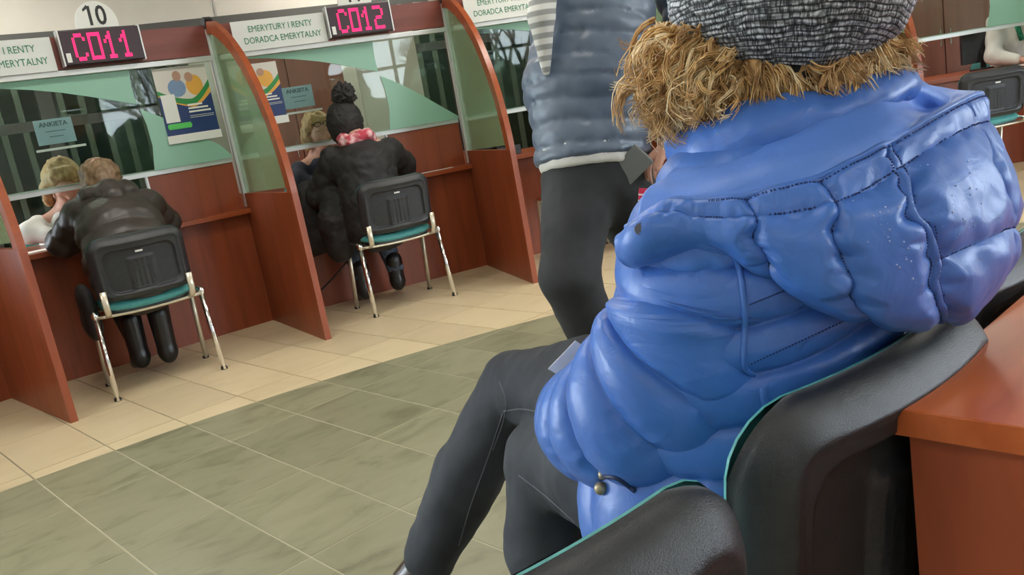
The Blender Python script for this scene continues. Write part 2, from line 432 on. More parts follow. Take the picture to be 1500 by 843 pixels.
for i in range(-12, 26):
    for j in range(-6, 12):
        x0 = TX0 + i * TW; y1 = TY0 - j * TH; x1 = x0 + TW; y0 = y1 - TH
        if x0 > 9.2 or y1 > 5.6 + TH or y0 < -3.5: continue
        c = [(x0, y0), (x1, y0), (x1, y1), (x0, y1)]
        if not any(in_view(*q) for q in c + [((x0 + x1) / 2, (y0 + y1) / 2)]): continue
        r = [math.hypot(q[0] - OC[0], q[1] - OC[1]) for q in c]
        P = [(x0 + g, y0 + g), (x1 - g, y0 + g), (x1 - g, y1 - g), (x0 + g, y1 - g)]
        if max(r) > OR:
            key = 'b'
            if 'b' not in shared: shared['b'] = tile(P, 0, T_BEIGE).data
            else:
                o = bpy.data.objects.new('tile', shared['b']); COL.objects.link(o); o.parent = floor; o.location = ((x0 + x1) / 2, (y0 + y1) / 2, 0)
            nt['b'] += 1
        if min(r) < OR:
            if max(r) <= OR:
                if 'g' not in shared: shared['g'] = tile(P, .0015, T_GREEN).data
                else:
                    o = bpy.data.objects.new('tile', shared['g']); COL.objects.link(o); o.parent = floor; o.location = ((x0 + x1) / 2, (y0 + y1) / 2, .0015)
            else:
                q = clip_circle(P)
                if q: tile(q, .0015, T_GREEN)
            nt['g'] += 1
print('tiles', nt)
# walls and ceiling
tag(box('ceiling', -6, 13, -3.6, 9, 3.0, 3.12, WALL_WHITE), kind='structure')
tag(box('wall_left', -6.1, -6, -3.6, 9, 0, 3.0, WALL_WHITE), kind='structure')
tag(box('wall_right', 13, 13.1, -3.6, 9, 0, 3.0, WALL_WHITE), kind='structure')
rear = MB(); rear.box(-6, 13, -3.6, -3.5, 0, .75); rear.box(-6, 13, -3.6, -3.5, 2.75, 3.0)
for (a, b) in ((-6, 2.85), (5.15, 5.65), (7.95, 8.45), (10.75, 13)): rear.box(a, b, -3.6, -3.5, .75, 2.75)
tag(rear.build('wall_rear', WALL_WHITE), kind='structure')
for n_, x in enumerate((4.0, 6.8, 9.6)):
    wn = tag(empty('window_%d' % (n_ + 1), (x, -3.55, .75)), kind='structure')
    f = MB()
    for (a, b) in ((-1.15, -1.09), (-.03, .03), (1.09, 1.15)): f.box(a, b, -.03, .03, 0, 2.0)
    f.box(-1.15, 1.15, -.03, .03, 0, .06); f.box(-1.15, 1.15, -.03, .03, 1.94, 2.0); f.box(-1.15, 1.15, -.03, .03, 1.3, 1.35)
    f.build('window_frame', DARKFRAME, wn)
# rear (clerk side) polyline walls
def ext_frame(k, off):
    """ends of the segment behind bay k, 'off' metres back"""
    def p(i):
        a = math.radians(PDIR[i]); return np.array(NODE[i]) - off * np.array([math.cos(a), math.sin(a)])
    return p(k), p(k + 1)
BO = 2.3
for k in range(-1, 6):
    a, b = ext_frame(k, BO); d = b - a; L = np.linalg.norm(d); rz = math.atan2(d[1], d[0])
    wl = box('wall_back', -.02, L + .02, 0, .12, 0, 3.0, WALL_BEIGE, loc=(a[0], a[1], 0), rz=rz)
    tag(wl, kind='structure')
    tr_ = box('trim_%d' % (k + 2), 0, L, -.05, -.001, 2.03, 2.305, DARKFRAME, loc=(a[0], a[1], 0), rz=rz); tag(tr_, kind='structure')
    st = box('trim_%d' % (k + 12), .7, .715, -.012, -.001, 2.305, 3.0, mat('joint_grey', (.42, .42, .39), .6) if k == -1 else bpy.data.materials['joint_grey'], loc=(a[0], a[1], 0), rz=rz); tag(st, kind='structure')

# ------------------------------------------------------------------ text
def text_mesh(body, size, mat_, parent, loc, rot=(math.pi / 2, 0, 0), ext=.0008, name='lettering', bold=0, align='LEFT', sx=1.0):
    c = bpy.data.curves.new('txt', 'FONT'); c.body = body; c.size = size; c.extrude = ext; c.offset = bold; c.align_x = align; c.resolution_u = 3
    t = bpy.data.objects.new('txt', c); COL.objects.link(t)
    bpy.context.view_layer.update()
    me = bpy.data.meshes.new_from_object(t.evaluated_get(bpy.context.evaluated_depsgraph_get()))
    bpy.data.objects.remove(t); me.materials.clear()
    o = link_mesh(name, me, mat_, parent); o.location = loc; o.rotation_euler = rot; o.scale = (sx, 1, 1)
    return o

# ------------------------------------------------------------------ dividers
OUT = [(0, 1.945), (.15, 1.92), (.3, 1.855), (.45, 1.765), (.6, 1.64), (.72, 1.50), (.82, 1.34), (.89, 1.18), (.935, 1.02), (.96, .86), (.972, .6), (.98, .3), (.985, 0)]
oc = catmull(np.array(OUT, float), 61)
def inner_curve(off):
    T = np.gradient(oc, axis=0); T /= np.linalg.norm(T, axis=1)[:, None]; Nn = np.stack([T[:, 1], -T[:, 0]], 1)
    return oc + off * Nn
ic = inner_curve(.075)
if ic[30][0] > oc[30][0]: ic = inner_curve(-.075)
ORD = {-1: 'leftmost wooden divider with curved top, at the far left beyond counter 10', 0: 'cherry wood divider left of counter 10, its bottom corner nearest the camera', 1: 'curved cherry wood divider between counters 10 and 11 with green glass', 2: 'curved cherry wood divider right of counter 11, beside the walking person',
       3: 'curved cherry wood divider hidden behind the walking person', 4: 'curved cherry wood divider at the right, behind the woman in blue', 5: 'curved cherry wood divider beyond the right frame edge', 6: 'last cherry wood divider at the far right end of the counters'}
for k in range(-1, 7):
    ang = math.radians(PDIR[k] + 90)
    e = empty('counter_divider', (NODE[k][0], NODE[k][1], 0), ang, ORD[k], 'divider', 'curved dividers between the counters')
    t = .018
    # solid lower panel
    low = [(-.12, 0)] + [(p[0], p[1]) for p in oc[::-1] if p[1] < .862] + [(-.12, .862)]
    MB().prism([(-p[0], p[1]) for p in low], -t, t, axis='x').build('lower_panel', WOOD, e)
    b = MB(); up = [i for i in range(61) if oc[i][1] > .85]; n = len(up)
    for sx in (-t, t):
        for i in up: b.v.append((sx, -oc[i][0], oc[i][1]))
        for i in up: b.v.append((sx, -max(ic[i][0], -.02), ic[i][1]))
    for i in range(n - 1):
        b.f += [(i, i + 1, n + i + 1, n + i), (2 * n + i, 3 * n + i, 3 * n + i + 1, 2 * n + i + 1), (i, 2 * n + i, 2 * n + i + 1, i + 1), (n + i, n + i + 1, 3 * n + i + 1, 3 * n + i)]
    b.f += [(0, n, 3 * n, 2 * n)]
    b.build('curved_rail', WOOD_H, e)
    gp = [(.0, .862)] + [(max(ic[i][0], 0), ic[i][1]) for i in up[::-1] if ic[i][1] > .862] + [(0, 1.86)]
    MB().prism([(-p[0] - .004, p[1]) for p in gp], -.004, .004, axis='x').build('glass_pane', SIDEGLASS, e)
    box('post', -.022, .022, -.012, .03, .775, 1.93, ALU, e)
    MB().prism([(-.03, 1.90), (.05, 1.90), (.06, 1.95), (-.02, 1.972), (-.06, 1.955)][::-1], -.024, .024, axis='x').build('end_cap', BLACKPL, e, bevel=.003)

# ------------------------------------------------------------------ LED glyphs
G57 = {'C': ["01110", "10001", "10000", "10000", "10000", "10001", "01110"], '0': ["11111", "10001", "10001", "10001", "10001", "10001", "11111"],
       '1': ["00100", "01100", "10100", "00100", "00100", "00100", "01110"], '2': ["11110", "00001", "00001", "01110", "10000", "10000", "11111"]}
def led_display(k, s0, msg, label):
    org, a, wd = bay_frame(k)
    p = LW(k, s0, -.06, 1.755)
    e = empty('led_display', p, a, label, 'display', 'red number displays over the counters')
    box('housing', 0, .43, -.03, .03, 0, .185, DARK, e, bevel=.003)
    box('end_bracket', -.008, .0, -.034, .034, -.006, .192, ALU, e); box('end_bracket', .43, .438, -.034, .034, -.006, .192, ALU, e)
    box('switch_box', .012, .036, -.038, -.031, .012, .062, WHITE, e)
    for i, ch in enumerate(msg):
        b = MB()
        for r in range(14):
            for c_ in range(10):
                if G57[ch][r // 2][c_ // 2] == '1':
                    x = .062 + i * .083 + c_ * .0068; z = .165 - r * .0108
                    b.box(x, x + .0052, -.0335, -.0295, z - .0080, z)
        b.build('glowing_digit', LED, e)
    return e
def number_plate(k, s0, txt, label):
    org, a, wd = bay_frame(k); e = empty('number_plate', LW(k, s0, -.055, 1.95), a, label, 'sign', 'half round number plates')
    poly = [(-.115, 0), (.115, 0)] + [(.115 * math.cos(t), .02 + .115 * math.sin(t) * 1.1) for t in np.linspace(0.0, math.pi, 25)]
    MB().prism(poly, -.006, .006).build('plate', WHITE, e)
    text_mesh(txt, .15, BLACK_TXT, e, (0, -.0075, .016), align='CENTER', sx=.80, bold=.0025)
    for fx in ((-.036,) if txt == '10' else (-.022, .024)):
        MB().prism([(fx, .128), (fx - .026, .104), (fx - .026, .090), (fx + .002, .108)], -.0083, -.0068).build('lettering', BLACK_TXT, e)
def service_sign(k, s0, label):
    org, a, wd = bay_frame(k); e = empty('counter_sign', LW(k, s0, -.045, 1.735), a, label, 'sign', 'white signs with green lettering')
    box('board', 0, .60, -.006, .006, 0, .185, WHITE_SIGN, e, bevel=.001)
    text_mesh('EMERYTURY I RENTY', .055, GREEN_TXT, e, (.10, -.0075, .112), bold=0, sx=.80)
    text_mesh('DORADCA EMERYTALNY', .055, GREEN_TXT, e, (.062, -.0075, .042), bold=0, sx=.80)
BAYNAME = {-1: 'cut by the left edge of the photo', 0: 'where the person in brown bends forward', 1: 'where the person in the pompom hat sits', 2: 'the counter behind the walking person', 3: 'the counter hidden behind the grey hat', 4: 'the counter at the right edge of the photo', 5: 'the counter past the right edge'}
def film_poly(e, name, pts, y0=.000, y1=.003):
    return MB().prism(pts, y0, y1).build(name, FILM, e)
for k in range(-1, 6):
    org, a, wd = bay_frame(k)
    e = empty('service_counter', org, a, 'cherry wood counter with narrow worktop ' + BAYNAME[k], 'counter', 'cherry wood service counters')
    box('front_panel', .02, wd - .02, 0, .018, 0, .735, WOOD, e)
    box('worktop', .02, wd - .02, -.07, .72, .735, .765, WOOD_H, e, bevel=.003)
    box('infill_panel', wd * (.64 if k != 4 else .955), wd - .03, .04, .058, .765, 1.075, WOOD, e)
    box('header_panel', .02, wd - .02, .0, .02, 1.745, 1.925, WOOD_DK, e)
    s = empty('glass_screen', org, a, 'glass screen with green film ' + BAYNAME[k], 'glass screen', 'glass screens above the counters')
    box('lower_rail', .03, wd - .03, .03, .062, 1.072, 1.108, ALU, s, bevel=.002)
    box('upper_rail', .03, wd - .03, -.035, -.005, 1.705, 1.735, ALU, s, bevel=.002)
    # pane leans slightly: lower rail set back, built flat between the rails
    box('glass_pane', .03, wd - .03, .022, .028, 1.10, 1.715, GLASS, s)
    fi = .64 if k != 4 else .955
    box('hatch_bracket', wd * fi - .012, wd * fi, .035, .065, .765, 1.08, ALU, s)
    cx = wd * .70
    top = [(.12, 1.705), (.15, 1.70), (.33, 1.683), (.50, 1.655), (.66, 1.62), (.80, 1.58), (.93, 1.54), (1.045, 1.504), (1.040, 1.60), (1.048, 1.705)]
    film_poly(s, 'green_film', top[::-1], .012, .015)
    lw = [(1.055, 1.475), (1.15, 1.422), (1.253, 1.357), (1.33, 1.303), (1.39, 1.258), (1.48, 1.19), (wd - .032, 1.118), (wd - .032, 1.10), (1.05, 1.10), (1.075, 1.25), (1.072, 1.38)]
    film_poly(s, 'green_film', lw[::-1], .012, .015)
# signs
service_sign(0, -.0 + .02, 'white sign with green Polish lettering left of display C011') if False else None
org0 = bay_frame(0)
service_sign(0, .06, 'white sign EMERYTURY I RENTY cut by the left edge, beside display C011')
service_sign(1, .13, 'white sign EMERYTURY I RENTY DORADCA EMERYTALNY, fully visible, beside display C012')
service_sign(2, .13, 'white sign EMERYTURY I RENTY partly covered by the walking person')
led_display(0, .70, 'C011', 'red LED display reading C011 under number plate 10')
led_display(1, .745, 'C012', 'red LED display reading C012 under number plate 11')
number_plate(0, .925, '10', 'white half round plate with black number 10')
number_plate(1, .955, '11', 'white half round plate with number 11, cut by the top edge')

# poster
def poster(k, s0, z0, wdt, hgt, label, yoff=.034):
    org, a, wd = bay_frame(k); e = empty('poster', LW(k, s0, yoff, z0), a, label, 'poster', 'navy and white posters behind the glass')
    M1 = bpy.data.materials.get('poster_navy') or mat('poster_navy', (.012, .035, .14), .4)
    M2 = bpy.data.materials.get('poster_green') or mat('poster_green', (.03, .25, .06), .4)
    M3 = bpy.data.materials.get('poster_orange') or mat('poster_orange', (.75, .38, .06), .4)
    M4 = bpy.data.materials.get('poster_photo') or mat('poster_photo', (.66, .62, .56), .4)
    M5 = bpy.data.materials.get('poster_skin') or mat('poster_skin', (.45, .26, .18), .5)
    M6 = bpy.data.materials.get('poster_blue') or mat('poster_blue', (.20, .30, .48), .5)
    M7 = bpy.data.materials.get('poster_lime') or mat('poster_lime', (.10, .55, .12), .5)
    W_, H_ = wdt, hgt; y = -.001
    box('sheet', 0, W_, 0, .002, 0, H_, M1, e)
    def lay(nm, pts, m_, lv): MB().prism([(p[0] * W_, p[1] * H_) for p in pts], -.0006 * lv - .0004, -.0006 * lv).build(nm, m_, e)
    wave = [(t, .50 + .14 * (1 - t) ** 2 - .05 * math.sin(t * 3.3) + .26 * max(0, t - .62) ** 1.3 * 3) for t in np.linspace(0, 1, 14)]
    lay('photo_area', [(0, 1), (1, 1)] + [(t, z) for t, z in wave[::-1]], M4, 1)
    lay('orange_swoosh', [(t, z + .0) for t, z in wave] + [(t, z - .035 - .10 * t * t) for t, z in wave[::-1]], M3, 2)
    lay('green_swoosh', [(t, z + .05) for t, z in wave] + [(t, z - .02 - .03 * t) for t, z in wave[::-1]], M2, 3)
    def blob(nm, cx, cz, rx, rz, m_, lv): lay(nm, [(cx + rx * math.cos(t), cz + rz * math.sin(t)) for t in np.linspace(0, 2 * math.pi, 16)[:-1]], m_, lv)
    blob('printed_figure', .38, .70, .17, .13, M6, 2); blob('printed_face', .42, .87, .08, .075, M5, 3)
    blob('printed_figure', .72, .72, .16, .15, M3, 2); blob('printed_face', .64, .84, .08, .07, M5, 3)
    lay('phone_drawing', [(.04, .22), (.30, .22), (.30, .62), (.04, .62)], WHITE, 4)
    lay('lime_button', [(.06, .12), (.48, .12), (.50, .16), (.48, .20), (.06, .20), (.04, .16)], M7, 4)
    for i, (x0, x1) in enumerate(((.5, .78), (.5, .88), (.5, .92))):
        lay('printed_line', [(x0, .43 - i * .05), (x1, .43 - i * .05), (x1, .455 - i * .05), (x0, .455 - i * .05)], WHITE, 4)
    for i in range(2): lay('printed_line', [(.5, .28 - i * .025), (.96, .28 - i * .025), (.96, .286 - i * .025), (.5, .286 - i * .025)], WHITE, 4)
    box('holder_strip', -.005, W_ + .005, -.008, -.003, -.035, .014, WHITE, e)
    return e
poster(0, 1.175, 1.275, .325, .42, 'large navy and white poster with orange and green swoosh, on the glass of counter 10', .006)
poster(1, .06, 1.30, .31, .36, 'navy and white poster partly hidden by the wooden divider, on the glass of counter 11', .006)

# ------------------------------------------------------------------ clerk side furniture
def back_item(k, s0, s1, off, z0, z1, th, name, mt, label, cat, group=None):
    org, a, wd = bay_frame(k)
    e = empty(name, LW(k, s0, off, 0), a, label, cat, group)
    return e
WARD = noisy('wardrobe_veneer', (.24, .085, .055), (.30, .11, .07), (14, 14, 1.0), .45, dist=.4)
def cabinet(k, s0, s1, off, h, ndoor, label):
    e = back_item(k, s0, s1, off, 0, h, 0, 'wardrobe', WARD, label, 'cabinet', 'tall brown cabinets behind the counters'); L = s1 - s0
    box('body', 0, L, .02, .45, .0, h, WARD, e)
    dw = L / ndoor
    for i in range(ndoor):
        d = box('door', i * dw + .004, (i + 1) * dw - .004, 0, .019, .04, h - .02, WARD, e, bevel=.002)
        MB().tube([((i + (.9 if i % 2 == 0 else .1)) * dw, -.02, 1.0), ((i + (.9 if i % 2 == 0 else .1)) * dw, -.02, 1.15)], .005).build('handle', CHROME, d)
cabinet(1, .30, 1.25, 1.55, 2.05, 2, 'tall reddish brown cabinet behind the clerk at counter 11')
cabinet(3, .1, 1.5, 1.5, 2.05, 3, 'tall brown cabinet behind the counter hidden by the grey hat')
cabinet(4, -.1, 2.2, 1.2, 2.05, 5, 'tall brown cabinet behind the clerk with the green scarf')
# cream door of bay 1
CREAM = mat('cream_laminate', (.58, .56, .48), .5)
e = empty('cream_door', LW(1, 1.30, 1.30, 0), bay_frame(1)[1], 'cream door leaf standing open behind the glass of counter 11', 'door'); box('leaf', 0, .55, 0, .04, .02, 2.08, CREAM, e, bevel=.003); MB().tube([(.06, -.0, 1.0), (.06, -.05, 1.0), (.17, -.05, 1.0)], .009).build('handle', CHROME, e)
# dark framed inner windows
def inner_window(k, s0, s1, off, label, xs, zs):
    e = back_item(k, s0, s1, off, 0, 0, 0, 'inner_window', None, label, 'window', 'dark framed windows behind the counters'); L = s1 - s0
    b = MB()
    for x in xs: b.box(x - .05, x + .05, 0, .06, 0, 2.08)
    for z in zs: b.box(0, L, .005, .055, z - .035, z + .035)
    b.build('frame', DARKFRAME, e)
    box('pane', 0, L, .028, .034, .1, 2.04, bpy.data.materials.get('window_glass_dark') or glass_mat('window_glass_dark', (.45, .52, .48), .03, .5), e)
    return e
inner_window(0, -.35, 1.9, 1.5, 'dark grey framed inner window behind the clerk at counter 10', (.05, .62, 1.18, 2.2), (.1, 1.55, 2.04))
inner_window(2, -.1, 1.7, 1.5, 'dark grey framed inner window behind the walking person', (.05, .6, 1.2, 1.75), (.1, 1.75, 2.04))
SHEETM = mat('vertical_blind', (.42, .46, .40), .8)
for k in (0, 2):
    e = empty('window_blind', LW(k, -.3, 1.62, .1), bay_frame(k)[1], 'grey green blind behind the inner window, ' + BAYNAME[k], 'blind', 'blinds behind the inner windows')
    for i in range(16):
        o = box('slat', -.06, .06, -.002, .002, 0, 2.05, SHEETM, e); o.location = (.06 + i * .14, 0, 0); o.rotation_euler = (0, 0, .5)
# pale sheets with notice
def notice(k, s0, label):
    a = bay_frame(k)[1]
    e = empty('notice_sheet', LW(k, s0, .034, 1.345), a, label, 'notice', 'pale blue notices behind the glass')
    box('sheet', 0, .20, -.001, .002, 0, .14, BLUEPAPER, e, bevel=.0008)
    t1 = text_mesh('ANKIETA', .036, mat('faded_ink', (.12, .16, .22), .6) if k == 0 else bpy.data.materials['faded_ink'], e, (.1, -.0025, .10), align='CENTER', bold=.001)
    b = MB(); b.box(.05, .155, -.0022, -.0012, .070, .074); b.box(.065, .14, -.0022, -.0012, .04, .044); b.build('small_print', bpy.data.materials['faded_ink'], e)
    box('holder_ledge', -.02, .24, -.01, .01, -.035, -.022, WHITE, e)
notice(0, .475, 'pale blue notice reading ANKIETA behind the glass left of the bent client')
notice(1, .375, 'pale blue notice reading ANKIETA beside the clerk with glasses on her head')
# papers
def paper(k, s, o, w_, h_, rz, label, n=3):
    p = LW(k, s, o, .7655); b = MB()
    for i in range(n): b.box(-w_ / 2 + .003 * i, w_ / 2 + .002 * i, -h_ / 2, h_ / 2 - .004 * i, i * .0008, i * .0008 + .0006)
    ob = b.build('paper_sheet', PAPER, None, loc=tuple(p), rz=bay_frame(k)[1] + rz); tag(ob, label, 'paper', 'papers lying on the worktops')
paper(0, .29, .10, .21, .15, .1, 'white paper sheet on the worktop left of the bent client')
paper(0, 1.03, .0, .14, .08, .2, 'small white paper right of the bent client on the worktop')
paper(1, .20, .08, .21, .16, .05, 'white paper stack at the left end of the worktop of counter 11')
paper(1, 1.33, -.01, .24, .06, .0, 'long white slip lying near the right end of the worktop of counter 11')
paper(2, .12, .10, .24, .16, .0, 'white paper on the worktop just right of the second divider')
paper(4, 1.28, .02, .60, .16, .05, 'white papers on the worktop before the clerk with the green scarf')
def monitor(k, s, o, rz, label, w_=.36, h_=.27):
    e = empty('computer_monitor', LW(k, s, o, .765), bay_frame(k)[1] + rz, label, 'monitor', 'black monitors on the clerk desks')
    box('screen_housing', -w_ / 2, w_ / 2, -.015, .02, .06, .06 + h_, BLACKPL, e, bevel=.004)
    box('screen', -w_ / 2 + .012, w_ / 2 - .012, .0201, .0215, .075, .045 + h_, mat('dark_screen_%d' % k, (.02, .022, .025), .15), e)['x'] = 0
    box('neck', -.02, .02, -.03, -.015, 0, .16, BLACKPL, e); MB().prism([(.1 * math.cos(t), .07 * math.sin(t)) for t in np.linspace(0, 2 * math.pi, 20)[:-1]], 0, .012, axis='z').build('foot', BLACKPL, e)
monitor(2, .20, .42, .5, 'black computer monitor behind the second divider')
monitor(4, 1.20, .42, .1, 'black computer monitor left of the clerk with the green scarf', .34, .26)
# desk telephone right of divider 2
e = empty('desk_telephone', LW(2, .34, .20, .766), bay_frame(2)[1], 'black desk telephone on the worktop between divider and walking person', 'telephone')
MB().prism([(-.09, 0), (.09, 0), (.09, .03), (-.09, .07)], -.09, .09, axis='x').build('base', BLACKPL, e, bevel=.004)
MB().tube([(-.07, -.08, .07), (-.07, -.05, .095), (-.07, .05, .095), (-.07, .08, .07)], [.022, .016, .016, .022]).build('handset', BLACKPL, e, smooth=True)
# clear leaflet stand by hatch of counter 10
e = empty('leaflet_holder', LW(0, .90, .10, .766), bay_frame(0)[1], 'clear acrylic leaflet holder by the hatch of counter 10', 'leaflet holder')
for i in range(3): box('pocket', 0, .11, i * .03, i * .03 + .003, i * .03, .14 + i * .05, GLASS, e)
for i in range(3): box('leaflet', .008, .102, i * .03 + .006, i * .03 + .010, .005, .12 + i * .05, [PAPER, BLUEPAPER, PAPER][i], e)

# ceiling lights (visible fittings)
DIFF = mat('lamp_diffuser', (.9, .9, .85), .5, emis=(1, .96, .88), est=3)
for i, (x, y) in enumerate(LUM):
    e = empty('ceiling_light', (x, y, 2.94), 0, 'white rectangular ceiling light above the waiting area' if y < 4 and x < 8 else 'white rectangular ceiling light above the clerk side', 'ceiling light', 'ceiling lights')
    b = MB(); b.box(-.6, .6, -.3, -.27, 0, .06); b.box(-.6, .6, .27, .3, 0, .06); b.box(-.6, -.57, -.27, .27, 0, .06); b.box(.57, .6, -.27, .27, 0, .06); b.build('frame', WHITE, e)
    box('diffuser', -.57, .57, -.27, .27, .04, .05, DIFF, e)
# bare trees outside the rear windows
BARK = mat('bark', (.05, .045, .035), .9)
def tree(x, y, sd):
    r_ = random.Random(sd); b = MB()
    def br(p, d, L, r, dep):
        q = p + d * L; b.tube([p, (p + q) / 2 + np.array([r_.uniform(-.05, .05) * L for _ in range(3)]), q], [r, r * .85, r * .7], n=5)
        if dep == 0: return
        for _ in range(3):
            nd_ = d + np.array([r_.uniform(-.7, .7), r_.uniform(-.7, .7), r_.uniform(-.1, .5)]); nd_ /= np.linalg.norm(nd_)
            br(q, nd_, L * .74, r * .6, dep - 1)
    br(np.array([0, 0, -.5]), np.array([0, 0, 1.0]), 1.5, .13, 6)
    o = b.build('bare_tree', BARK, None, loc=(x, y, 0)); tag(o, 'bare tree outside the windows behind the photographer', 'tree', 'bare trees outside the windows')
for i, (x, y) in enumerate(((2.2, -11.0), (7.0, -17.5), (9.5, -9.5), (15.0, -14.0))): tree(x, y, i + 3)
B = Body()  # unseen evergreen row, added to darken the sky reflections in the counter glass
for i in range(30): B.limb((-8 + i * 1.2, -21, .3), (-8 + i * 1.2 + rng.uniform(-.3, .3), -21, 1.0 + rng.uniform(.2, 1.6)), 1.0, .8, .3)
tag(B.build('added_hedge', noisy('dark_foliage', (.012, .025, .012), (.05, .08, .04), (3, 3, 3), .9), None, res=.22, noise=.35, nf=1.6), 'added row of dark evergreens far outside, darkening the reflections in the counter glass', 'added_hedge')
tag(box('ground_outside', -25, 30, -40, -3.62, -.3, -.05, noisy('winter_grass', (.07, .085, .04), (.11, .12, .07), (2, 2, 2), .9)), kind='structure')
# ------------------------------------------------------------------ chairs
def rr_boundary(th, hw, hh, r, rb=None):
    c, s = math.cos(th), math.sin(th)
    rad = r if s > 0 else (rb or r)
    # march the ray to the rounded rectangle
    lo_, hi_ = 0, hw + hh
    for _ in range(26):
        m_ = (lo_ + hi_) / 2; x, z = abs(m_ * c), abs(m_ * s)
        qx, qz = x - (hw - rad), z - (hh - rad)
        d = math.hypot(max(qx, 0), max(qz, 0)) + min(max(qx, qz), 0) - rad
        if d < 0: lo_ = m_
        else: hi_ = m_
    return lo_ * c, lo_ * s
HW, HH = .235, .165
def sm(a, b, x): t = min(1, max(0, (x - a) / (b - a))); return t * t * (3 - 2 * t)
def back_curve(x): return .55 * x * x + .0
def back_grid(hw, hh, r, rb, rings, fn, na=112):
    V = [(0, fn(0, 0, 0), 0)]; F = []
    for i, m_ in enumerate(rings):
        for j in range(na):
            th = 2 * math.pi * j / na; bx, bz = rr_boundary(th, hw, hh, r, rb)
            x, z = bx * m_, bz * m_; V.append((x, fn(x, z, m_), z))
    for j in range(na): F.append((0, 1 + j, 1 + (j + 1) % na))
    for i in range(len(rings) - 1):
        for j in range(na):
            a = 1 + i * na + j; b = 1 + i * na + (j + 1) % na; F.append((a, a + na, b + na, b))
    return V, F, na
def sd_rr(x, z, hw, hh, r):
    qx, qz = abs(x) - (hw - r), abs(z) - (hh - r)
    return math.hypot(max(qx, 0), max(qz, 0)) + min(max(qx, qz), 0) - r
def shell_fn(x, z, m_):
    d = -sd_rr(x, z, HW, HH, .07)           # distance in from the rim
    y = back_curve(x) - .042 * min(1, max(0, d / .034)) ** .55 + .006 * sm(.03, .05, d)
    di = sd_rr(x, z + .012, HW - .062, HH - .055, .045)
    y += .018 * (1 - sm(-.006, .003, di))          # recessed field
    db = sd_rr(x, z + .035, .062, .085, .012)
    y -= .012 * (1 - sm(-.006, .004, db))          # raised block
    if db < -.012 and z < .035: y += .004 * (0.5 + 0.5 * math.cos(x / .0125 * math.pi))
    return y
V, F, na = back_grid(HW, HH, .075, .05, [.04 * i for i in range(1, 12)] + [.46 + .016 * i for i in range(26)] + [.88, .9, .92, .94, .96, .975, .985, .993, 1.0], shell_fn)
nlast = len(V) - na
for j in range(na): V.append((V[nlast + j][0], V[nlast + j][1] + .012, V[nlast + j][2]))
for j in range(na): F.append((nlast + j, nlast + na + j, nlast + na + (j + 1) % na, nlast + (j + 1) % na))
F.append(tuple(nlast + na + j for j in range(na)))
me_shell = bpy.data.meshes.new('backrest_shell'); me_shell.from_pydata(V, [], F); me_shell.shade_smooth(); me_shell.materials.append(BLACKPL)
def pad_fn(x, z, m_): return back_curve(x) + .012 + .022 * (1 - m_ ** 8) + .001
V, F, na = back_grid(HW + .001, HH + .001, .075, .05, [.2, .4, .6, .75, .85, .92, .96, .985, 1.0], pad_fn, 80)
nl = len(V) - na
for j in range(na): V.append((V[nl + j][0], back_curve(V[nl + j][0]) + .010, V[nl + j][2]))
for j in range(na): F.append((nl + j, nl + na + j, nl + na + (j + 1) % na, nl + (j + 1) % na))
F = [f[::-1] for f in F]
me_pad = bpy.data.meshes.new('backrest_pad'); me_pad.from_pydata(V, [], F); me_pad.shade_smooth(); me_pad.materials.append(TEAL)
def seat_mesh(z0, z1, hw, hd, dome, matl, nm, waist=0):
    V = []; F = []; na_ = 64; rings = [.25, .5, .75, .88, .95, 1.0]
    V.append((0, 0, z1 + dome))
    for m_ in rings:
        for j in range(na_):
            bx, by = rr_boundary(2 * math.pi * j / na_, hw, hd, .07)
            x, y = bx * m_, by * m_
            sag = .35 * x * x + (.0 if y > -hd * .3 else 0) - .030 * sm(.10, hd, y)
            V.append((x, y, z0 + (z1 - z0 + dome) * (1 - m_ ** 6) ** .5 * 1.0 + (sag if True else 0)))
    for j in range(na_): F.append((0, 1 + j, 1 + (j + 1) % na_))
    for i in range(len(rings) - 1):
        for j in range(na_):
            a = 1 + i * na_ + j; b = 1 + i * na_ + (j + 1) % na_; F.append((a, a + na_, b + na_, b))
    nl_ = len(V) - na_
    for j in range(na_): V.append((V[nl_ + j][0] * .97, V[nl_ + j][1] * .97, V[nl_ + j][2] - .018))
    for j in range(na_): F.append((nl_ + j, nl_ + na_ + j, nl_ + na_ + (j + 1) % na_, nl_ + (j + 1) % na_))
    F.append(tuple(nl_ + na_ + j for j in range(na_))[::-1])
    me = bpy.data.meshes.new(nm); me.from_pydata(V, [], F); me.shade_smooth(); me.materials.append(matl); return me
me_seat = seat_mesh(.455, .480, .225, .20, .006, TEAL, 'seat_cushion')
me_under = seat_mesh(.435, .448, .215, .19, 0, BLACKPL, 'seat_shell')
CH_GROUP = {}
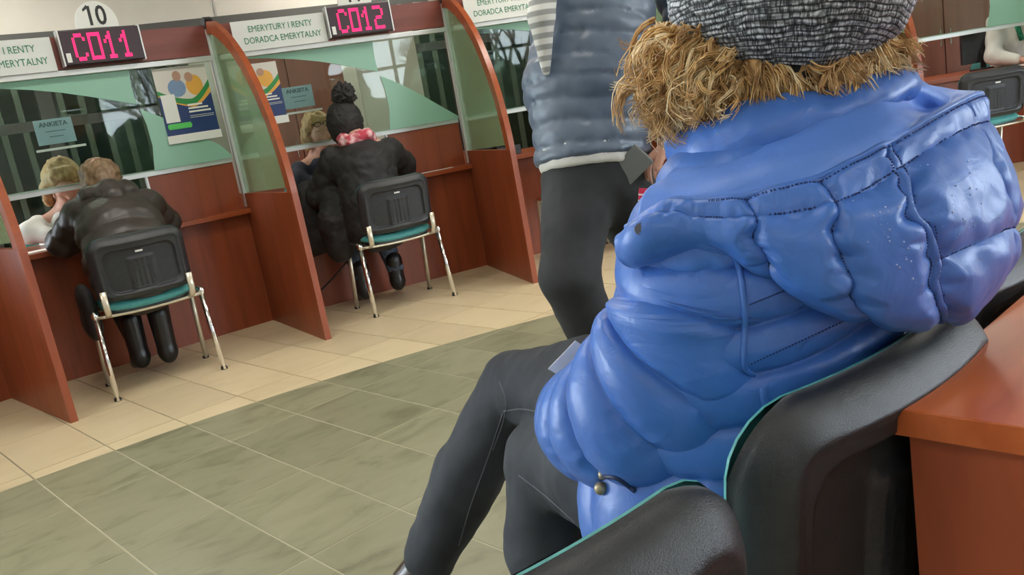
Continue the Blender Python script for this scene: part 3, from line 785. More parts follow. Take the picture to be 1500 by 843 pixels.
def make_chair(loc, rz, label, group, back_z=.655, tilt=-.12, legs='chrome'):
    e = empty('visitor_chair', loc, rz, label, 'chair', group)
    def lk_(nm, me, loc_=(0, 0, 0), rot=(0, 0, 0)):
        o = bpy.data.objects.new(nm, me); COL.objects.link(o); o.parent = e; o.location = loc_; o.rotation_euler = rot; return o
    lk_('seat_cushion', me_seat); lk_('seat_shell', me_under)
    b = lk_('backrest_shell', me_shell, (0, -.235, back_z), (tilt * -1, 0, 0)); lk_('backrest_pad', me_pad, (0, -.235, back_z), (tilt * -1, 0, 0))
    box('maker_tag', -.018, .018, -.0372, -.0362, .075, .084, WHITE, b)
    for s in (-1, 1):
        MB().tube([(s * .262, -.165, .435), (s * .272, -.235, .0)], .0205, n=14, flat=.7).build('leg', CHROME, e, smooth=True)
        MB().tube([(s * .258, .10, .435), (s * .264, .165, .0)], .0175, n=14, flat=.75).build('leg', CREAMMETAL, e, smooth=True)
        MB().tube([(s * .262, -.185, .42), (s * .262, -.16, .446), (s * .26, .10, .446), (s * .258, .135, .425)], .014, n=10).build('side_rail', CHROME, e, smooth=True)
        b = MB()
        pts = [(s * .205, -.10, .428), (s * .205, -.20, .428), (s * .208, -.240, .44), (s * .21, -.252, .475), (s * .21, -.252, .56)]
        for i in range(len(pts) - 1):
            p, q = pts[i], pts[i + 1]
            b.v += []
        b.tube(pts, .016, n=8, flat=.35); b.build('back_support', CREAMMETAL, e, smooth=True)
        MB().ball((s * .265, -.175, .44), (.02, .02, .02)).build('corner_fitting', CHROME, e, smooth=True)
    MB().tube([(-.26, -.19, .430)] + [(x, -.19, .430 - .012 * math.cos(x / .26 * math.pi / 2)) for x in (-.18, -.09, 0, .09, .18)] + [(.26, -.19, .430)], .008, n=8).build('cross_rail', CREAMMETAL, e, smooth=True)
    MB().tube([(-.26, .12, .425), (.26, .12, .425)], .010, n=8).build('cross_rail', CREAMMETAL, e, smooth=True)
    for s in (-1, 1):
        for yy in (-.235, .165): MB().tube([(s * (.272 if yy < 0 else .264), yy, 0.0), (s * (.272 if yy < 0 else .264), yy, .014)], .018, n=12).build('foot_cap', BLACKPL, e, smooth=True)
    return e
GC = 'visitor chairs at the counters'; GF = 'row of waiting chairs in the foreground'
make_chair((1.51, 4.655, 0), math.radians(-10.7), 'black backed chair with teal seat and chrome legs at counter 10', GC)
make_chair((3.05, 4.505, 0), math.radians(-15), 'black backed chair with teal seat under the client in the pompom hat', GC)
make_chair((4.42, 4.10, 0), math.radians(-24), 'black backed chair behind the walking person', GC)
make_chair((6.66, 2.19, 0), math.radians(-40), 'black backed chair with teal seat cut by the right edge', GC)
make_chair((.895, .632, -.026), math.radians(-6), 'black waiting chair the woman in the blue jacket sits on', GF)
make_chair((.334, .630, .004), math.radians(-12), 'black waiting chair at the bottom of the photo, nearest the camera', GF)
make_chair((1.40, .66, -.022), math.radians(-2), 'black waiting chair half hidden behind the wooden table', GF)

# ------------------------------------------------------------------ table
e = empty('wooden_table', (.815, .362, 0), 0, 'cherry wood table with thick top in the lower right corner', 'table')
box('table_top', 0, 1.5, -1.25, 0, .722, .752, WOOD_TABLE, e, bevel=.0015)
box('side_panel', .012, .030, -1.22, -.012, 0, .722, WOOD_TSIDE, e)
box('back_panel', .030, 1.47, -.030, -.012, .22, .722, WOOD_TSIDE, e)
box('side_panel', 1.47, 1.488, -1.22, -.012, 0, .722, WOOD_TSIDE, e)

# ================================================================== PEOPLE
SKIN = noisy('skin', (.52, .27, .19), (.60, .33, .24), (30, 30, 30), .55, bump=.1, bscale=300)
BLACKCOAT = noisy('black_coat', (.010, .009, .010), (.020, .018, .018), (20, 20, 20), .72, bump=.2, bscale=200)
BROWNCOAT = noisy('dark_brown_quilted_nylon', (.028, .022, .018), (.045, .036, .030), (8, 8, 8), .42, bump=.2, bscale=60)
BLACKTR = noisy('black_trousers', (.012, .012, .013), (.02, .02, .021), (20, 20, 20), .8)
JEANS_DK = noisy('dark_jeans', (.009, .013, .021), (.034, .040, .050), (4.5, 4.5, 4.5), .75, bump=.3, bscale=500)
GREYTR = noisy('charcoal_trousers', (.018, .019, .021), (.030, .031, .034), (9, 9, 9), .8, bump=.25, bscale=400)
JEANS_BL = noisy('blue_grey_jeans', (.05, .07, .11), (.10, .13, .18), (20, 20, 20), .8)
BOOT = mat('black_leather', (.010, .010, .011), .35)
WHITECL = noisy('white_blouse', (.66, .65, .60), (.74, .73, .68), (9, 9, 9), .8, bump=.2, bscale=60)
NAVYCL = noisy('navy_cardigan', (.010, .014, .026), (.016, .022, .038), (20, 20, 20), .8)
STEEL = noisy('blue_grey_quilted_nylon', (.075, .105, .155), (.115, .150, .205), (5, 5, 5), .36, bump=.15, bscale=50)
BLOND = noisy('blond_hair', (.34, .19, .07), (.60, .38, .17), (40, 40, 8), .5, bump=.4, bscale=150)
LTBROWN = noisy('light_brown_hair', (.13, .075, .035), (.27, .17, .09), (50, 50, 10), .5, bump=.4, bscale=150)
EYEM = mat('eye_white', (.7, .7, .68), .2); IRIS = mat('iris', (.04, .05, .05), .2); LIPS = mat('lips', (.42, .12, .11), .5)
PINKSC = noisy('pink_patterned_scarf', (.50, .05, .08), (.80, .50, .52), (22, 22, 22), .8, pos=(.45, .6), bump=.3, bscale=120)
GREENSC = noisy('green_scarf', (.01, .13, .06), (.02, .34, .18), (60, 60, 60), .7, bump=.4, bscale=120)

def unit(v): v = np.array(v, float); return v / (np.linalg.norm(v) + 1e-9)
def hand_prims(B, wr, d, nrm, curl=.5, side=1, sc=1.0, q=None):
    """palm + five fingers; d = pointing direction, nrm = back of the hand, side = which way the thumb goes"""
    d = unit(d); nrm = unit(np.array(nrm) - d * (np.array(nrm) @ d)); w_ = np.cross(nrm, d) * side
    P0 = np.array(wr, float)
    for t in (-.028, -.010, .010, .026):
        B.limb(P0 + w_ * t * .6 * sc, P0 + d * .085 * sc + w_ * t * sc, .015 * sc, .0125 * sc, .012)
    for t, L in ((.030, .072), (.010, .080), (-.011, .075), (-.030, .058)):
        p = P0 + d * .088 * sc + w_ * t * sc; dd = d; 
        for i, fr in enumerate((.45, .32, .23)):
            a = curl * (.5, .9, .7)[i]; dd = unit(dd * math.cos(a) - nrm * math.sin(a)) if i == 0 else unit(dd * math.cos(a) - unit(np.cross(w_ * side, dd)) * -0 - nn * math.sin(a))
            nn = unit(nrm - dd * (nrm @ dd)) if i == 0 else unit(nn - dd * (nn @ dd))
            p2 = p + dd * L * fr * sc; B.limb(p, p2, (.0088 - i * .0008) * sc, (.0082 - i * .0009) * sc, .003); p = p2
    p = P0 + w_ * .026 * sc + d * .020 * sc
    p2 = p + unit(d * .7 + w_ * .8 - nrm * .3) * .042 * sc; p3 = p2 + unit(d * 1.0 + w_ * .25 - nrm * .4 * (1 + curl)) * .034 * sc
    B.limb(p, p2, .014 * sc, .011 * sc, .012); B.limb(p2, p3, .0105 * sc, .0085 * sc, .003)
def head_prims(B, c, fwd, up, sc=1.0):
    f = unit(fwd); u = unit(np.array(up) - f * (np.array(up) @ f)); r = np.cross(f, u); c = np.array(c, float)
    L = lambda x, y, z: c + sc * (r * x + f * y + u * z)
    B.limb(L(0, -.025, .035), L(0, .02, .035), .088 * sc, .082 * sc, .02, flat=(r, .86))
    B.limb(L(0, .035, -.02), L(0, .050, -.065), .062 * sc, .040 * sc, .04, flat=(r, .9))
    B.limb(L(0, .062, -.088), L(0, .066, -.092), .022 * sc, .020 * sc, .03)
    B.limb(L(0, .092, .018), L(0, .112, -.022), .009 * sc, .014 * sc, .012)
    for s in (-1, 1):
        B.limb(L(s * .030, .085, .03), L(s * .046, .074, .03), .012 * sc, .010 * sc, .012)
        B.limb(L(s * .030, .070, -.02), L(s * .045, .060, -.015), .022 * sc, .018 * sc, .02)
        B.limb(L(s * .078, -.008, .018), L(s * .082, .0, -.022), .014 * sc, .010 * sc, .004)
    B.limb(L(0, -.03, -.04), L(0, -.05, -.13), .058 * sc, .056 * sc, .03)
    return L
def face_parts(L, par, sc=1.0):
    for s in (-1, 1):
        o = MB().ball(L(s * .031, .083, .012), .0115 * sc).build('eye', EYEM, par, smooth=True)
        MB().ball(L(s * .031, .0915, .012), .0052 * sc).build('iris', IRIS, o, smooth=True)
        MB().tube([L(s * .014, .095, .030), L(s * .032, .097, .037), L(s * .050, .084, .031)], .003 * sc, n=6).build('eyebrow', LTBROWN, par, smooth=True)
    MB().tube([L(-.022, .098, -.052), L(-.008, .108, -.048), L(0, .108, -.050), L(.008, .108, -.048), L(.022, .098, -.052)], [.002, .0055, .005, .0055, .002], n=6).build('mouth', LIPS, par, smooth=True)
def person(label, loc=(0, 0, 0)):
    return empty('person', loc, 0, label, 'person')
def arm(B, sh, el, wr, r, k=.03, q0=None, flat=None): B.chain([sh, el, wr], r, k, q0=q0)
def leg_chain(B, hip, kn, an, r, k=.04, q0=None): B.chain([hip, kn, an], r, k, q0=q0)
def boot_prims(B, an, toe, r=.045, shaft=.16):
    an = np.array(an, float); toe = np.array(toe, float)
    B.limb(an + A3(0, 0, shaft), an, r * 1.15, r, .02); B.limb(an + A3(0, 0, -.03), toe, r * .95, r * .72, .03)
    hl = an + unit(an - toe) * .02; B.limb(hl + A3(0, 0, -.02), hl + A3(0, 0, -.055), r * .7, r * .6, .02)

def full_body(J, name_mat=SKIN, res=.011, hands=None, sc=1.0, lift=1.0, par=None, face=True):
    """one continuous skin surface under the clothes"""
    B = Body()
    up = unit(J['head'] - J['neck']) if 'up' not in J else J['up']
    L = head_prims(B, J['head'], J['face'], up, sc)
    B.limb(J['head'] - up * .08, J['neck'], .052, .055, .03)
    B.limb(J['neck'], J['chest'], .06, .12, .05); B.limb(J['chest'], J['pelvis'], .12, .095, .05)
    for s in 'LR':
        B.limb(J['neck'], J['sh' + s], .05, .045, .04)
        B.chain([J['sh' + s], J['el' + s], J['wr' + s]], [.045, .036, .026], .02)
        B.chain([J['pelvis'], J['kn' + s], J['an' + s]], [.085, .052, .038], .03)
        B.limb(J['an' + s], J['toe' + s], .036, .026, .02)
        d = unit(J['wr' + s] - J['el' + s]) if 'hd' + s not in J else unit(J['hd' + s])
        n_ = J.get('hn' + s, A3(0, 0, 1)); hand_prims(B, J['wr' + s], d, n_, J.get('curl', .5), (1 if s == 'L' else -1) * J.get('flip', 1))
    o = B.build('skin_body', name_mat, par, res=res)
    if face: face_parts(L, par, sc)
    return o, L

# ---- client at counter 10 (brown quilted hooded coat, bent over the worktop)
p10 = person('person in dark brown quilted hooded coat bent over counter 10, seen from behind')
def W10(x, y, z, a=math.radians(-10.7), c=(1.51, 4.655)): return A3(c[0] + x * math.cos(a) - y * math.sin(a), c[1] + x * math.sin(a) + y * math.cos(a), z)
J = dict(head=W10(.0, .44, 1.10), neck=W10(-.01, .33, 1.00), chest=W10(-.0, .22, .86), pelvis=W10(0, -.03, .57),
         shL=W10(-.17, .30, .94), shR=W10(.18, .26, .93), elL=W10(-.27, .46, .80), elR=W10(.27, .40, .80), wrL=W10(-.10, .56, .79), wrR=W10(.13, .56, .79),
         knL=W10(-.10, .33, .50), knR=W10(.10, .33, .50), anL=W10(-.07, .20, .12), anR=W10(.07, .14, .12), toeL=W10(-.08, .34, .05), toeR=W10(.09, .28, .05),
         face=W10(0, .8, -.5) - W10(0, 0, 0), curl=.6, up=W10(0, .6, .8) - W10(0, 0, 0))
full_body(J, par=p10, face=False)
B = Body()
B.chain([J['neck'] + A3(0, 0, -.03), W10(0, .18, .84), W10(0, .02, .66), W10(0, -.03, .54)], [.115, .165, .175, .175], .05, flat=(W10(1, 0, 0) - W10(0, 0, 0), 1.28), q0=0)
for s in 'LR': B.chain([J['sh' + s], J['el' + s], J['wr' + s]], [.085, .075, .052], .05, q0=.02)
B.build('quilted_coat', BROWNCOAT, p10, res=.010, quilt=(.010, .095), noise=.004, nf=14)
B = Body()
B.chain([W10(-.11, .36, 1.02), W10(-.09, .27, 1.02), W10(0, .215, 1.00), W10(.09, .27, 1.02), W10(.11, .36, 1.02)], [.04, .062, .078, .062, .04], .03)
B.limb(W10(0, .235, 1.05), W10(0, .20, .955), .055, .05, .04)
B.build('hood', BROWNCOAT, p10, res=.009, noise=.009, nf=16)
B = Body(); B.limb(J['head'] + A3(0, 0, .02), J['head'] + A3(0, 0, .025), .104, .104, .02, flat=(A3(0, 0, 1), 1.05)); B.limb(J['head'], W10(0, .36, 1.03), .09, .07, .04)
B.build('hair', LTBROWN, p10, res=.009, noise=.010, nf=30)
B = Body()
for s in 'LR': B.chain([W10(-.09 if s == 'L' else .09, 0, .53), J['kn' + s], J['an' + s] + A3(0, 0, .1)], [.105, .075, .055], .03)
B.build('trousers', BLACKTR, p10, res=.012)
for s in 'LR':
    B = Body(); boot_prims(B, J['an' + s], J['toe' + s], .052, .2); B.build('boot', BOOT, p10, res=.010)
MB().tube([W10(.10, .12, .95), W10(.05, .04, .84), W10(-.08, -.09, .68), W10(-.19, -.08, .52)], .012, n=8, flat=2.2).build('bag_strap', BLACKCOAT, p10, smooth=True)
B = Body(); B.limb(W10(-.27, -.02, .50), W10(-.27, .12, .50), .09, .09, .02, flat=(W10(1, 0, 0) - W10(0, 0, 0), .45)); B.limb(W10(-.27, -.02, .38), W10(-.27, .12, .38), .09, .09, .05, flat=(W10(1, 0, 0) - W10(0, 0, 0), .5))
tag(B.build('shoulder_bag', BLACKCOAT, None, res=.012), 'black shoulder bag hanging at the left side of the chair at counter 10', 'bag')

# ---- clerk at counter 10
c10 = person('clerk with blond hair and white top leaning behind the glass of counter 10')
def CL(k, s, o, z): return LW(k, s, o, z)
def clerk(par, k, s, o, hz, top, hair, lean=.12, yaw=0, neckdrop=.0, face=True, hairlen=.10):
    V = lambda x, y, z: CL(k, s + x * math.cos(yaw) + y * math.sin(yaw), o - y * math.cos(yaw) + x * math.sin(yaw), z)   # y = toward the customer
    J = dict(head=V(0, lean, hz), neck=V(0, lean * .6, hz - .17), chest=V(0, .0, hz - .36), pelvis=V(0, -.10, .56),
             shL=V(.17, lean * .4, hz - .23), shR=V(-.17, lean * .4, hz - .23), elL=V(.24, .16, .86), elR=V(-.24, .16, .86), wrL=V(.08, .30, .80), wrR=V(-.08, .32, .80),
             knL=V(.1, .32, .50), knR=V(-.1, .32, .50), anL=V(.1, .30, .1), anR=V(-.1, .30, .1), toeL=V(.1, .42, .04), toeR=V(-.1, .42, .04),
             face=V(0, 1, -.15 - neckdrop) - V(0, 0, 0), curl=.7)
    o_, L = full_body(J, par=par, face=face)
    B = Body(); B.chain([J['neck'] + A3(0, 0, -.05), J['chest'], J['pelvis']], [.09, .145, .15], .06, flat=(V(1, 0, 0) - V(0, 0, 0), 1.15))
    for q in 'LR': B.chain([J['sh' + q], J['el' + q], J['el' + q] * .25 + J['wr' + q] * .75], [.066, .060, .045], .05)
    B.build('blouse', top, par, res=.012, noise=.005, nf=12)
    B = Body(); hc = lambda x, y, z: L(x, y, z)
    B.limb(hc(0, -.03, .06), hc(0, -.005, .068), .098, .090, .02)
    for q in (-1, 1): B.chain([hc(q * .06, .0, .06), hc(q * .094, -.01, -.01), hc(q * .088, -.01, -.01 - hairlen)], [.05, .030, .026], .03)
    B.limb(hc(0, -.06, .0), hc(0, -.07, -.08), .075, .06, .04)
    B.build('hair', hair, par, res=.009, noise=.010, nf=34)
    B = Body()
    for q in 'LR': B.chain([J['pelvis'] + A3(0, 0, -.02), J['kn' + q], J['an' + q]], [.11, .08, .06], .03)
    B.build('trousers', BLACKTR, par, res=.014)
    for q in 'LR':
        B = Body(); boot_prims(B, J['an' + q], J['toe' + q], .045, .02); B.build('shoe', BOOT, par, res=.012)
    return J, L
clerk(c10, 0, .60, .62, 1.12, WHITECL, BLOND, lean=.26, neckdrop=.9, hairlen=.14)

# ---- client at counter 11 (pompom hat)
p11 = person('person in black coat, pink scarf and black pompom hat at counter 11, seen from behind')
def W11(x, y, z, a=math.radians(-15), c=(3.05, 4.505)): return A3(c[0] + x * math.cos(a) - y * math.sin(a), c[1] + x * math.sin(a) + y * math.cos(a), z)
J = dict(head=W11(-.06, .26, 1.175), neck=W11(-.03, .19, 1.07), chest=W11(-.04, .12, .88), pelvis=W11(-.05, .0, .57),
         shL=W11(-.21, .20, .98), shR=W11(.16, .14, .98), elL=W11(-.32, .32, .76), elR=W11(.30, .30, .86), wrL=W11(-.22, .52, .80), wrR=W11(.10, .50, .80),
         knL=W11(-.17, .36, .50), knR=W11(.05, .36, .50), anL=W11(-.18, .20, .12), anR=W11(.06, .20, .12), toeL=W11(-.19, .33, .05), toeR=W11(.10, .33, .05),
         face=W11(-.35, .9, -.2) - W11(0, 0, 0), curl=.6)
full_body(J, par=p11, face=True)
B = Body()
B.chain([J['neck'] + A3(0, 0, -.04), W11(-.04, .10, .90), W11(-.05, .03, .68), W11(-.05, .0, .53)], [.09, .155, .155, .175], .06, flat=(W11(1, 0, 0) - W11(0, 0, 0), 1.22), q0=0)
for s in 'LR': B.chain([J['sh' + s], J['el' + s], J['wr' + s]], [.082, .074, .050], .05, q0=.02)
B.chain([W11(-.26, .22, .74), W11(-.30, .16, .60), W11(-.30, .12, .42)], [.07, .09, .085], .05)
B.build('winter_coat', BLACKCOAT, p11, res=.010, quilt=(.006, .105), noise=.008, nf=20)
B = Body(); c_ = J['head'] + A3(0, 0, .03)
B.limb(c_, c_ + A3(0, 0, .03), .116, .108, .02); B.limb(c_ + A3(0, 0, -.05), c_, .110, .114, .02)
hat = B.build('knitted_hat', BLACKCOAT, p11, res=.007, noise=.004, nf=75)
B = Body(); B.limb(c_ + W11(.02, -.02, .165) - W11(0, 0, 0), c_ + W11(.025, -.02, .17) - W11(0, 0, 0), .072, .072, .01); B.build('pompom', BLACKCOAT, hat, res=.006, noise=.018, nf=70, smooth_it=0)
B = Body()
for i in range(10):
    a0, a1 = i * math.pi / 5, (i + 1) * math.pi / 5; nn_ = W11(-.03, .18, 1.085)
    B.limb(nn_ + A3(.095 * math.cos(a0), .085 * math.sin(a0), .012 * math.sin(3 * a0)), nn_ + A3(.095 * math.cos(a1), .085 * math.sin(a1), .012 * math.sin(3 * a1)), .036, .036, .01, flat=(A3(0, 0, 1), 1.2))
B.build('scarf', PINKSC, p11, res=.008, noise=.008, nf=30)
B = Body()
for s in 'LR': B.chain([W11(-.14 if s == 'L' else .04, 0, .53), J['kn' + s], J['an' + s] + A3(0, 0, .08)], [.10, .072, .056], .02)
B.build('jeans', JEANS_BL, p11, res=.012, noise=.004, nf=20)
for s in 'LR':
    B = Body(); boot_prims(B, J['an' + s], J['toe' + s], .05, .13); B.build('boot', BOOT, p11, res=.010, noise=.002, nf=60)
B = Body(); B.limb(W11(-.17, -.10, .515), W11(.06, -.14, .52), .045, .04, .02); B.limb(W11(-.17, -.02, .515), W11(.08, -.06, .52), .045, .04, .03)
tag(B.build('green_bag', noisy('dark_green_cloth', (.010, .07, .025), (.02, .12, .04), (12, 12, 12), .7), None, res=.010, noise=.006, nf=25), 'crumpled dark green bag on the teal seat behind the client at counter 11', 'bag')
tag(MB().tube([W11(-.34, .30, .50), W11(-.26, .33, .36), W11(-.20, .36, .30), W11(-.30, .37, .22), W11(-.42, .38, .14)], .006, n=6).build('cable', BLACKPL, None, smooth=True), 'thin dark cable hanging against the panel under counter 11', 'cable')
B = Body(); B.limb(W11(-.38, .34, .80), W11(-.38, .36, .50), .075, .10, .04, flat=(W11(0, 1, 0) - W11(0, 0, 0), .6)); B.limb(W11(-.30, .33, .48), W11(-.42, .36, .45), .09, .08, .04)
tag(B.build('hanging_coat', BLACKCOAT, None, res=.012, noise=.008, nf=14), 'black coat bundle between the divider and the client in the pompom hat', 'coat')

# ---- clerk at counter 11
c11 = person('clerk with blond hair, glasses pushed up and navy cardigan behind the glass of counter 11')
J, L = clerk(c11, 1, .62, .50, 1.165, NAVYCL, BLOND, lean=.12, yaw=.15, neckdrop=.1, hairlen=.08)
f_ = unit(J['face'])
B = Body(); B.chain([J['neck'] + f_ * .05 + A3(0, 0, -.03), J['chest'] + f_ * .085 + A3(0, 0, .02), J['chest'] + f_ * .10 + A3(0, 0, -.2)], [.045, .082, .06], .03)
B.build('white_shirt_front', WHITECL, c11, res=.010)
rr_ = np.cross(f_, A3(0, 0, 1))
for s in (-1, 1):
    MB().tube([J['neck'] + f_ * .03 + rr_ * s * .055 + A3(0, 0, .01), J['neck'] + f_ * .11 + rr_ * s * .045 + A3(0, 0, -.09), J['chest'] + f_ * .175 + rr_ * s * .012 + A3(0, 0, -.03)], .008, n=8, flat=1.4).build('blue_collar_trim', mat('blue_trim', (.03, .16, .30), .6) if s < 0 else bpy.data.materials['blue_trim'], c11, smooth=True)
b = MB()
for s in (-1, 1): b.tube([L(s * .034 + .026 * math.cos(t), .088, .082 + .017 * math.sin(t)) for t in np.linspace(0, 2 * math.pi, 14)], .0028, n=6)
b.tube([L(-.01, .092, .082), L(.01, .092, .082)], .0025, n=6)
for s in (-1, 1): b.tube([L(s * .06, .086, .085), L(s * .092, .0, .07)], .0025, n=6)
b.build('eyeglasses', BOOT, c11, smooth=True)

# ---- clerk with green scarf at the right edge
c13 = person('clerk in white blouse with green scarf behind the counter at the right edge')
J, L = clerk(c13, 4, 1.50, .45, 1.36, WHITECL, BLOND, lean=.10, yaw=-.1)
f_ = unit(J['face']); rr_ = np.cross(f_, A3(0, 0, 1)); b = MB()
for s in (-1, 1): b.tube([J['neck'] - f_ * .05 + rr_ * s * .05 + A3(0, 0, .03), J['neck'] + rr_ * s * .08 + A3(0, 0, .01), J['neck'] + f_ * .12 + rr_ * s * .06 + A3(0, 0, -.09), J['chest'] + f_ * .17 + rr_ * s * .02 + A3(0, 0, -.02)], .020, n=10)
b.build('green_scarf', GREENSC, c13, smooth=True)

# ---- walking man
mn = person('walking person in blue-grey quilted jacket and charcoal trousers, head above the photo')
J = dict(head=at(905, -175, 2.32), neck=at(900, -95, 2.36), chest=at(885, 30, 2.38), pelvis=at(875, 235, 2.38),
         shL=at(815, -45, 2.40), shR=at(985, -60, 2.46), elL=at(850, 95, 2.56), elR=at(1035, 100, 2.40), wrL=at(845, 190, 2.52), wrR=at(990, 205, 2.34),
         knL=at(835, 405, 2.32), knR=at(985, 400, 2.60), anL=at(915, 575, 2.55), anR=at(1040, 520, 2.95), toeL=at(860, 610, 2.55), toeR=at(985, 560, 2.95),
         face=-RV * .9 + FV * .2, curl=.7, hdR=at(945, 245, 2.28) - at(990, 205, 2.34), hnR=at(1000, 150, 2.3) - at(1000, 200, 2.3), hdL=at(845, 240, 2.5) - at(845, 190, 2.52), up=A3(0, 0, 1))
for q in 'LR':
    z_ = J['an' + q][2]
    J['an' + q] = A3(*J['an' + q][:2], .10 if q == 'L' else .14); J['toe' + q] = A3(*J['toe' + q][:2], .045)
print('man z', {k: [round(float(x), 2) for x in v] for k, v in J.items() if hasattr(v, '__len__')})
full_body(J, par=mn, res=.008)
sd_ = RV
B = Body()
hemn = unit(-(UV * 150 - RV * 14))
def hem(px, py): 
    p0 = at(px, py, 2.38); return lambda G_: (G_ - p0) @ hemn
B.chain([J['neck'] + A3(0, 0, -.03), at(868, 30, 2.38), at(864, 120, 2.38), at(868, 230, 2.38)], [.085, .138, .148, .140], .05, flat=(sd_, 1.17), q0=0)
B.build('quilted_jacket', STEEL, mn, res=.009, quilt=(.009, .058), noise=.005, nf=12, cut=hem(860, 236))
B = Body(); B.chain([J['shR'], J['elR'], at(997, 196, 2.35)], [.085, .070, .052], .045, q0=.02)
B.build('sleeve', STEEL, mn, res=.009, quilt=(.009, .058), noise=.002, nf=20)
B = Body(); B.chain([J['shL'], J['elL'], at(846, 180, 2.52)], [.080, .064, .05], .04, q0=.02)
B.build('sleeve', STEEL, mn, res=.009, quilt=(.009, .058), noise=.002, nf=20)
B = Body(); B.limb(at(868, 190, 2.38), at(868, 230, 2.38), .133, .134, .02, flat=(sd_, 1.17)); B.build('shirt_hem', WHITECL, mn, res=.009, cut=hem(860, 249), noise=.002)
# striped shirt seen in the open front
B = Body(); B.chain([at(800, -60, 2.21), at(793, 25, 2.205), at(800, 105, 2.24)], [.040, .036, .012], .01)
stp = mat('striped_shirt', (.6, .6, .57), .8); nb = stp.node_tree.nodes['Principled BSDF']; g_ = nd(stp, 'ShaderNodeNewGeometry'); wv = nd(stp, 'ShaderNodeTexWave', bands_direction='Z'); wv.inputs['Scale'].default_value = 11
lk(stp, g_.outputs['Position'], wv.inputs['Vector']); r_ = ramp(stp, wv.outputs[0], [(.35, (.30, .30, .28)), (.6, (.66, .65, .60))]); lk(stp, r_.outputs[0], nb.inputs['Base Color'])
B.build('striped_shirt', stp, mn, res=.007)
B = Body()
B.limb(at(870, 205, 2.38), at(872, 252, 2.40), .128, .132, .04, flat=(sd_, 1.10))
B.chain([at(852, 268, 2.38), J['knL'], J['anL'] + A3(0, 0, .02)], [.112, .078, .070], .03)
B.chain([at(905, 268, 2.42), J['knR'], J['anR'] + A3(0, 0, .02)], [.115, .088, .072], .04)
B.build('trousers', GREYTR, mn, res=.010, noise=.006, nf=9)
for s in 'LR':
    B = Body(); boot_prims(B, J['an' + s], J['toe' + s], .048, .03); B.build('shoe', BOOT, mn, res=.010)
hs = unit(J['head'] - J['neck'])
B = Body(); B.limb(J['head'] + A3(0, 0, .06) + RV * .02, J['head'] + A3(0, 0, .065), .098, .092, .02); B.build('hair', LTBROWN, mn, res=.010, noise=.006, nf=40)
o = MB(); pk = at(951, 262, 2.27); o.box(-.035, .035, -.008, .008, -.05, .05)
o = o.build('grey_phone', mat('grey_case', (.16, .17, .16), .5), None, bevel=.003); o.location = at(925, 243, 2.28); o.rotation_euler = (.3, .9, -.7); tag(o, 'grey flat case held in the hand of the walking person', 'phone case')
o = MB().box(-.012, .012, -.004, .004, -.03, .03).build('red_tag', mat('red_tag', (.60, .03, .08), .5), None); o.location = at(942, 293, 2.20); o.rotation_euler = (0, .2, -.7); tag(o, 'small red and white striped tag hanging below the hand of the walking person', 'tag')
for i in range(3):
    q = MB().box(-.0125, .0125, -.0045, .0045, -.002, .002).build('white_stripe', WHITE, o); q.location = (0, 0, -.018 + .016 * i)

# ================================================================== WOMAN IN THE BLUE JACKET
wm = person('person in bright blue hooded puffer jacket and knitted grey hat, seated with crossed legs')
def nylon(name, c1, c2, r=.36):
    m_ = noisy(name, c1, c2, (6, 6, 6), r, detail=2, pos=(.3, .7), spec=.5)
    b = m_.node_tree.nodes['Principled BSDF']; tc = nd(m_, 'ShaderNodeTexCoord')
    n1 = nd(m_, 'ShaderNodeTexNoise'); n1.inputs['Scale'].default_value = 26; n1.inputs['Detail'].default_value = 4; n1.inputs['Distortion'].default_value = 1.2; lk(m_, tc.outputs['Object'], n1.inputs['Vector'])
    n2 = nd(m_, 'ShaderNodeTexNoise'); n2.inputs['Scale'].default_value = 900; lk(m_, tc.outputs['Object'], n2.inputs['Vector'])
    b1 = nd(m_, 'ShaderNodeBump'); b1.inputs['Strength'].default_value = .22; b1.inputs['Distance'].default_value = .008; lk(m_, n1.outputs[0], b1.inputs['Height'])
    b2 = nd(m_, 'ShaderNodeBump'); b2.inputs['Strength'].default_value = .12; b2.inputs['Distance'].default_value = .001; lk(m_, n2.outputs[0], b2.inputs['Height']); lk(m_, b1.outputs[0], b2.inputs['Normal'])
    lk(m_, b2.outputs[0], b.inputs['Normal']); return m_
BLUE = nylon('blue_nylon', (.044, .135, .46), (.060, .170, .54))
BLUELIN = nylon('blue_lining', (.080, .19, .58), (.10, .225, .64), .42)
NAVYLIN = mat('navy_lining', (.012, .020, .075), .5)
THREAD = mat('navy_thread', (.006, .02, .12), .7)

NK = A3(.93, .545, 1.02)
J = dict(head=at(1148, 35, 1.05), neck=at(1160, 150, 1.08), chest=A3(.92, .56, .84), pelvis=A3(.90, .62, .52),
         shL=at(1010, 345, .97), shR=A3(1.10, .50, .96), elL=at(925, 590, 1.06), elR=A3(1.22, .70, .70), wrL=at(880, 585, 1.28), wrR=A3(1.06, .98, .66),
         knL=at(800, 665, 1.48), knR=at(755, 570, 1.66), anL=A3(.90, 1.06, .10), anR=at(632, 815, 1.74), toeL=A3(.88, 1.20, .045), toeR=at(560, 885, 1.78),
         face=A3(-.25, 1, -.12), up=A3(0, .05, 1), curl=.7)
full_body(J, par=wm, res=.008)
for n_, q in J.items():
    if n_[:2] in ('kn', 'an', 'sh', 'el', 'wr', 'he', 'ne'): print(n_, np.round(q, 2))
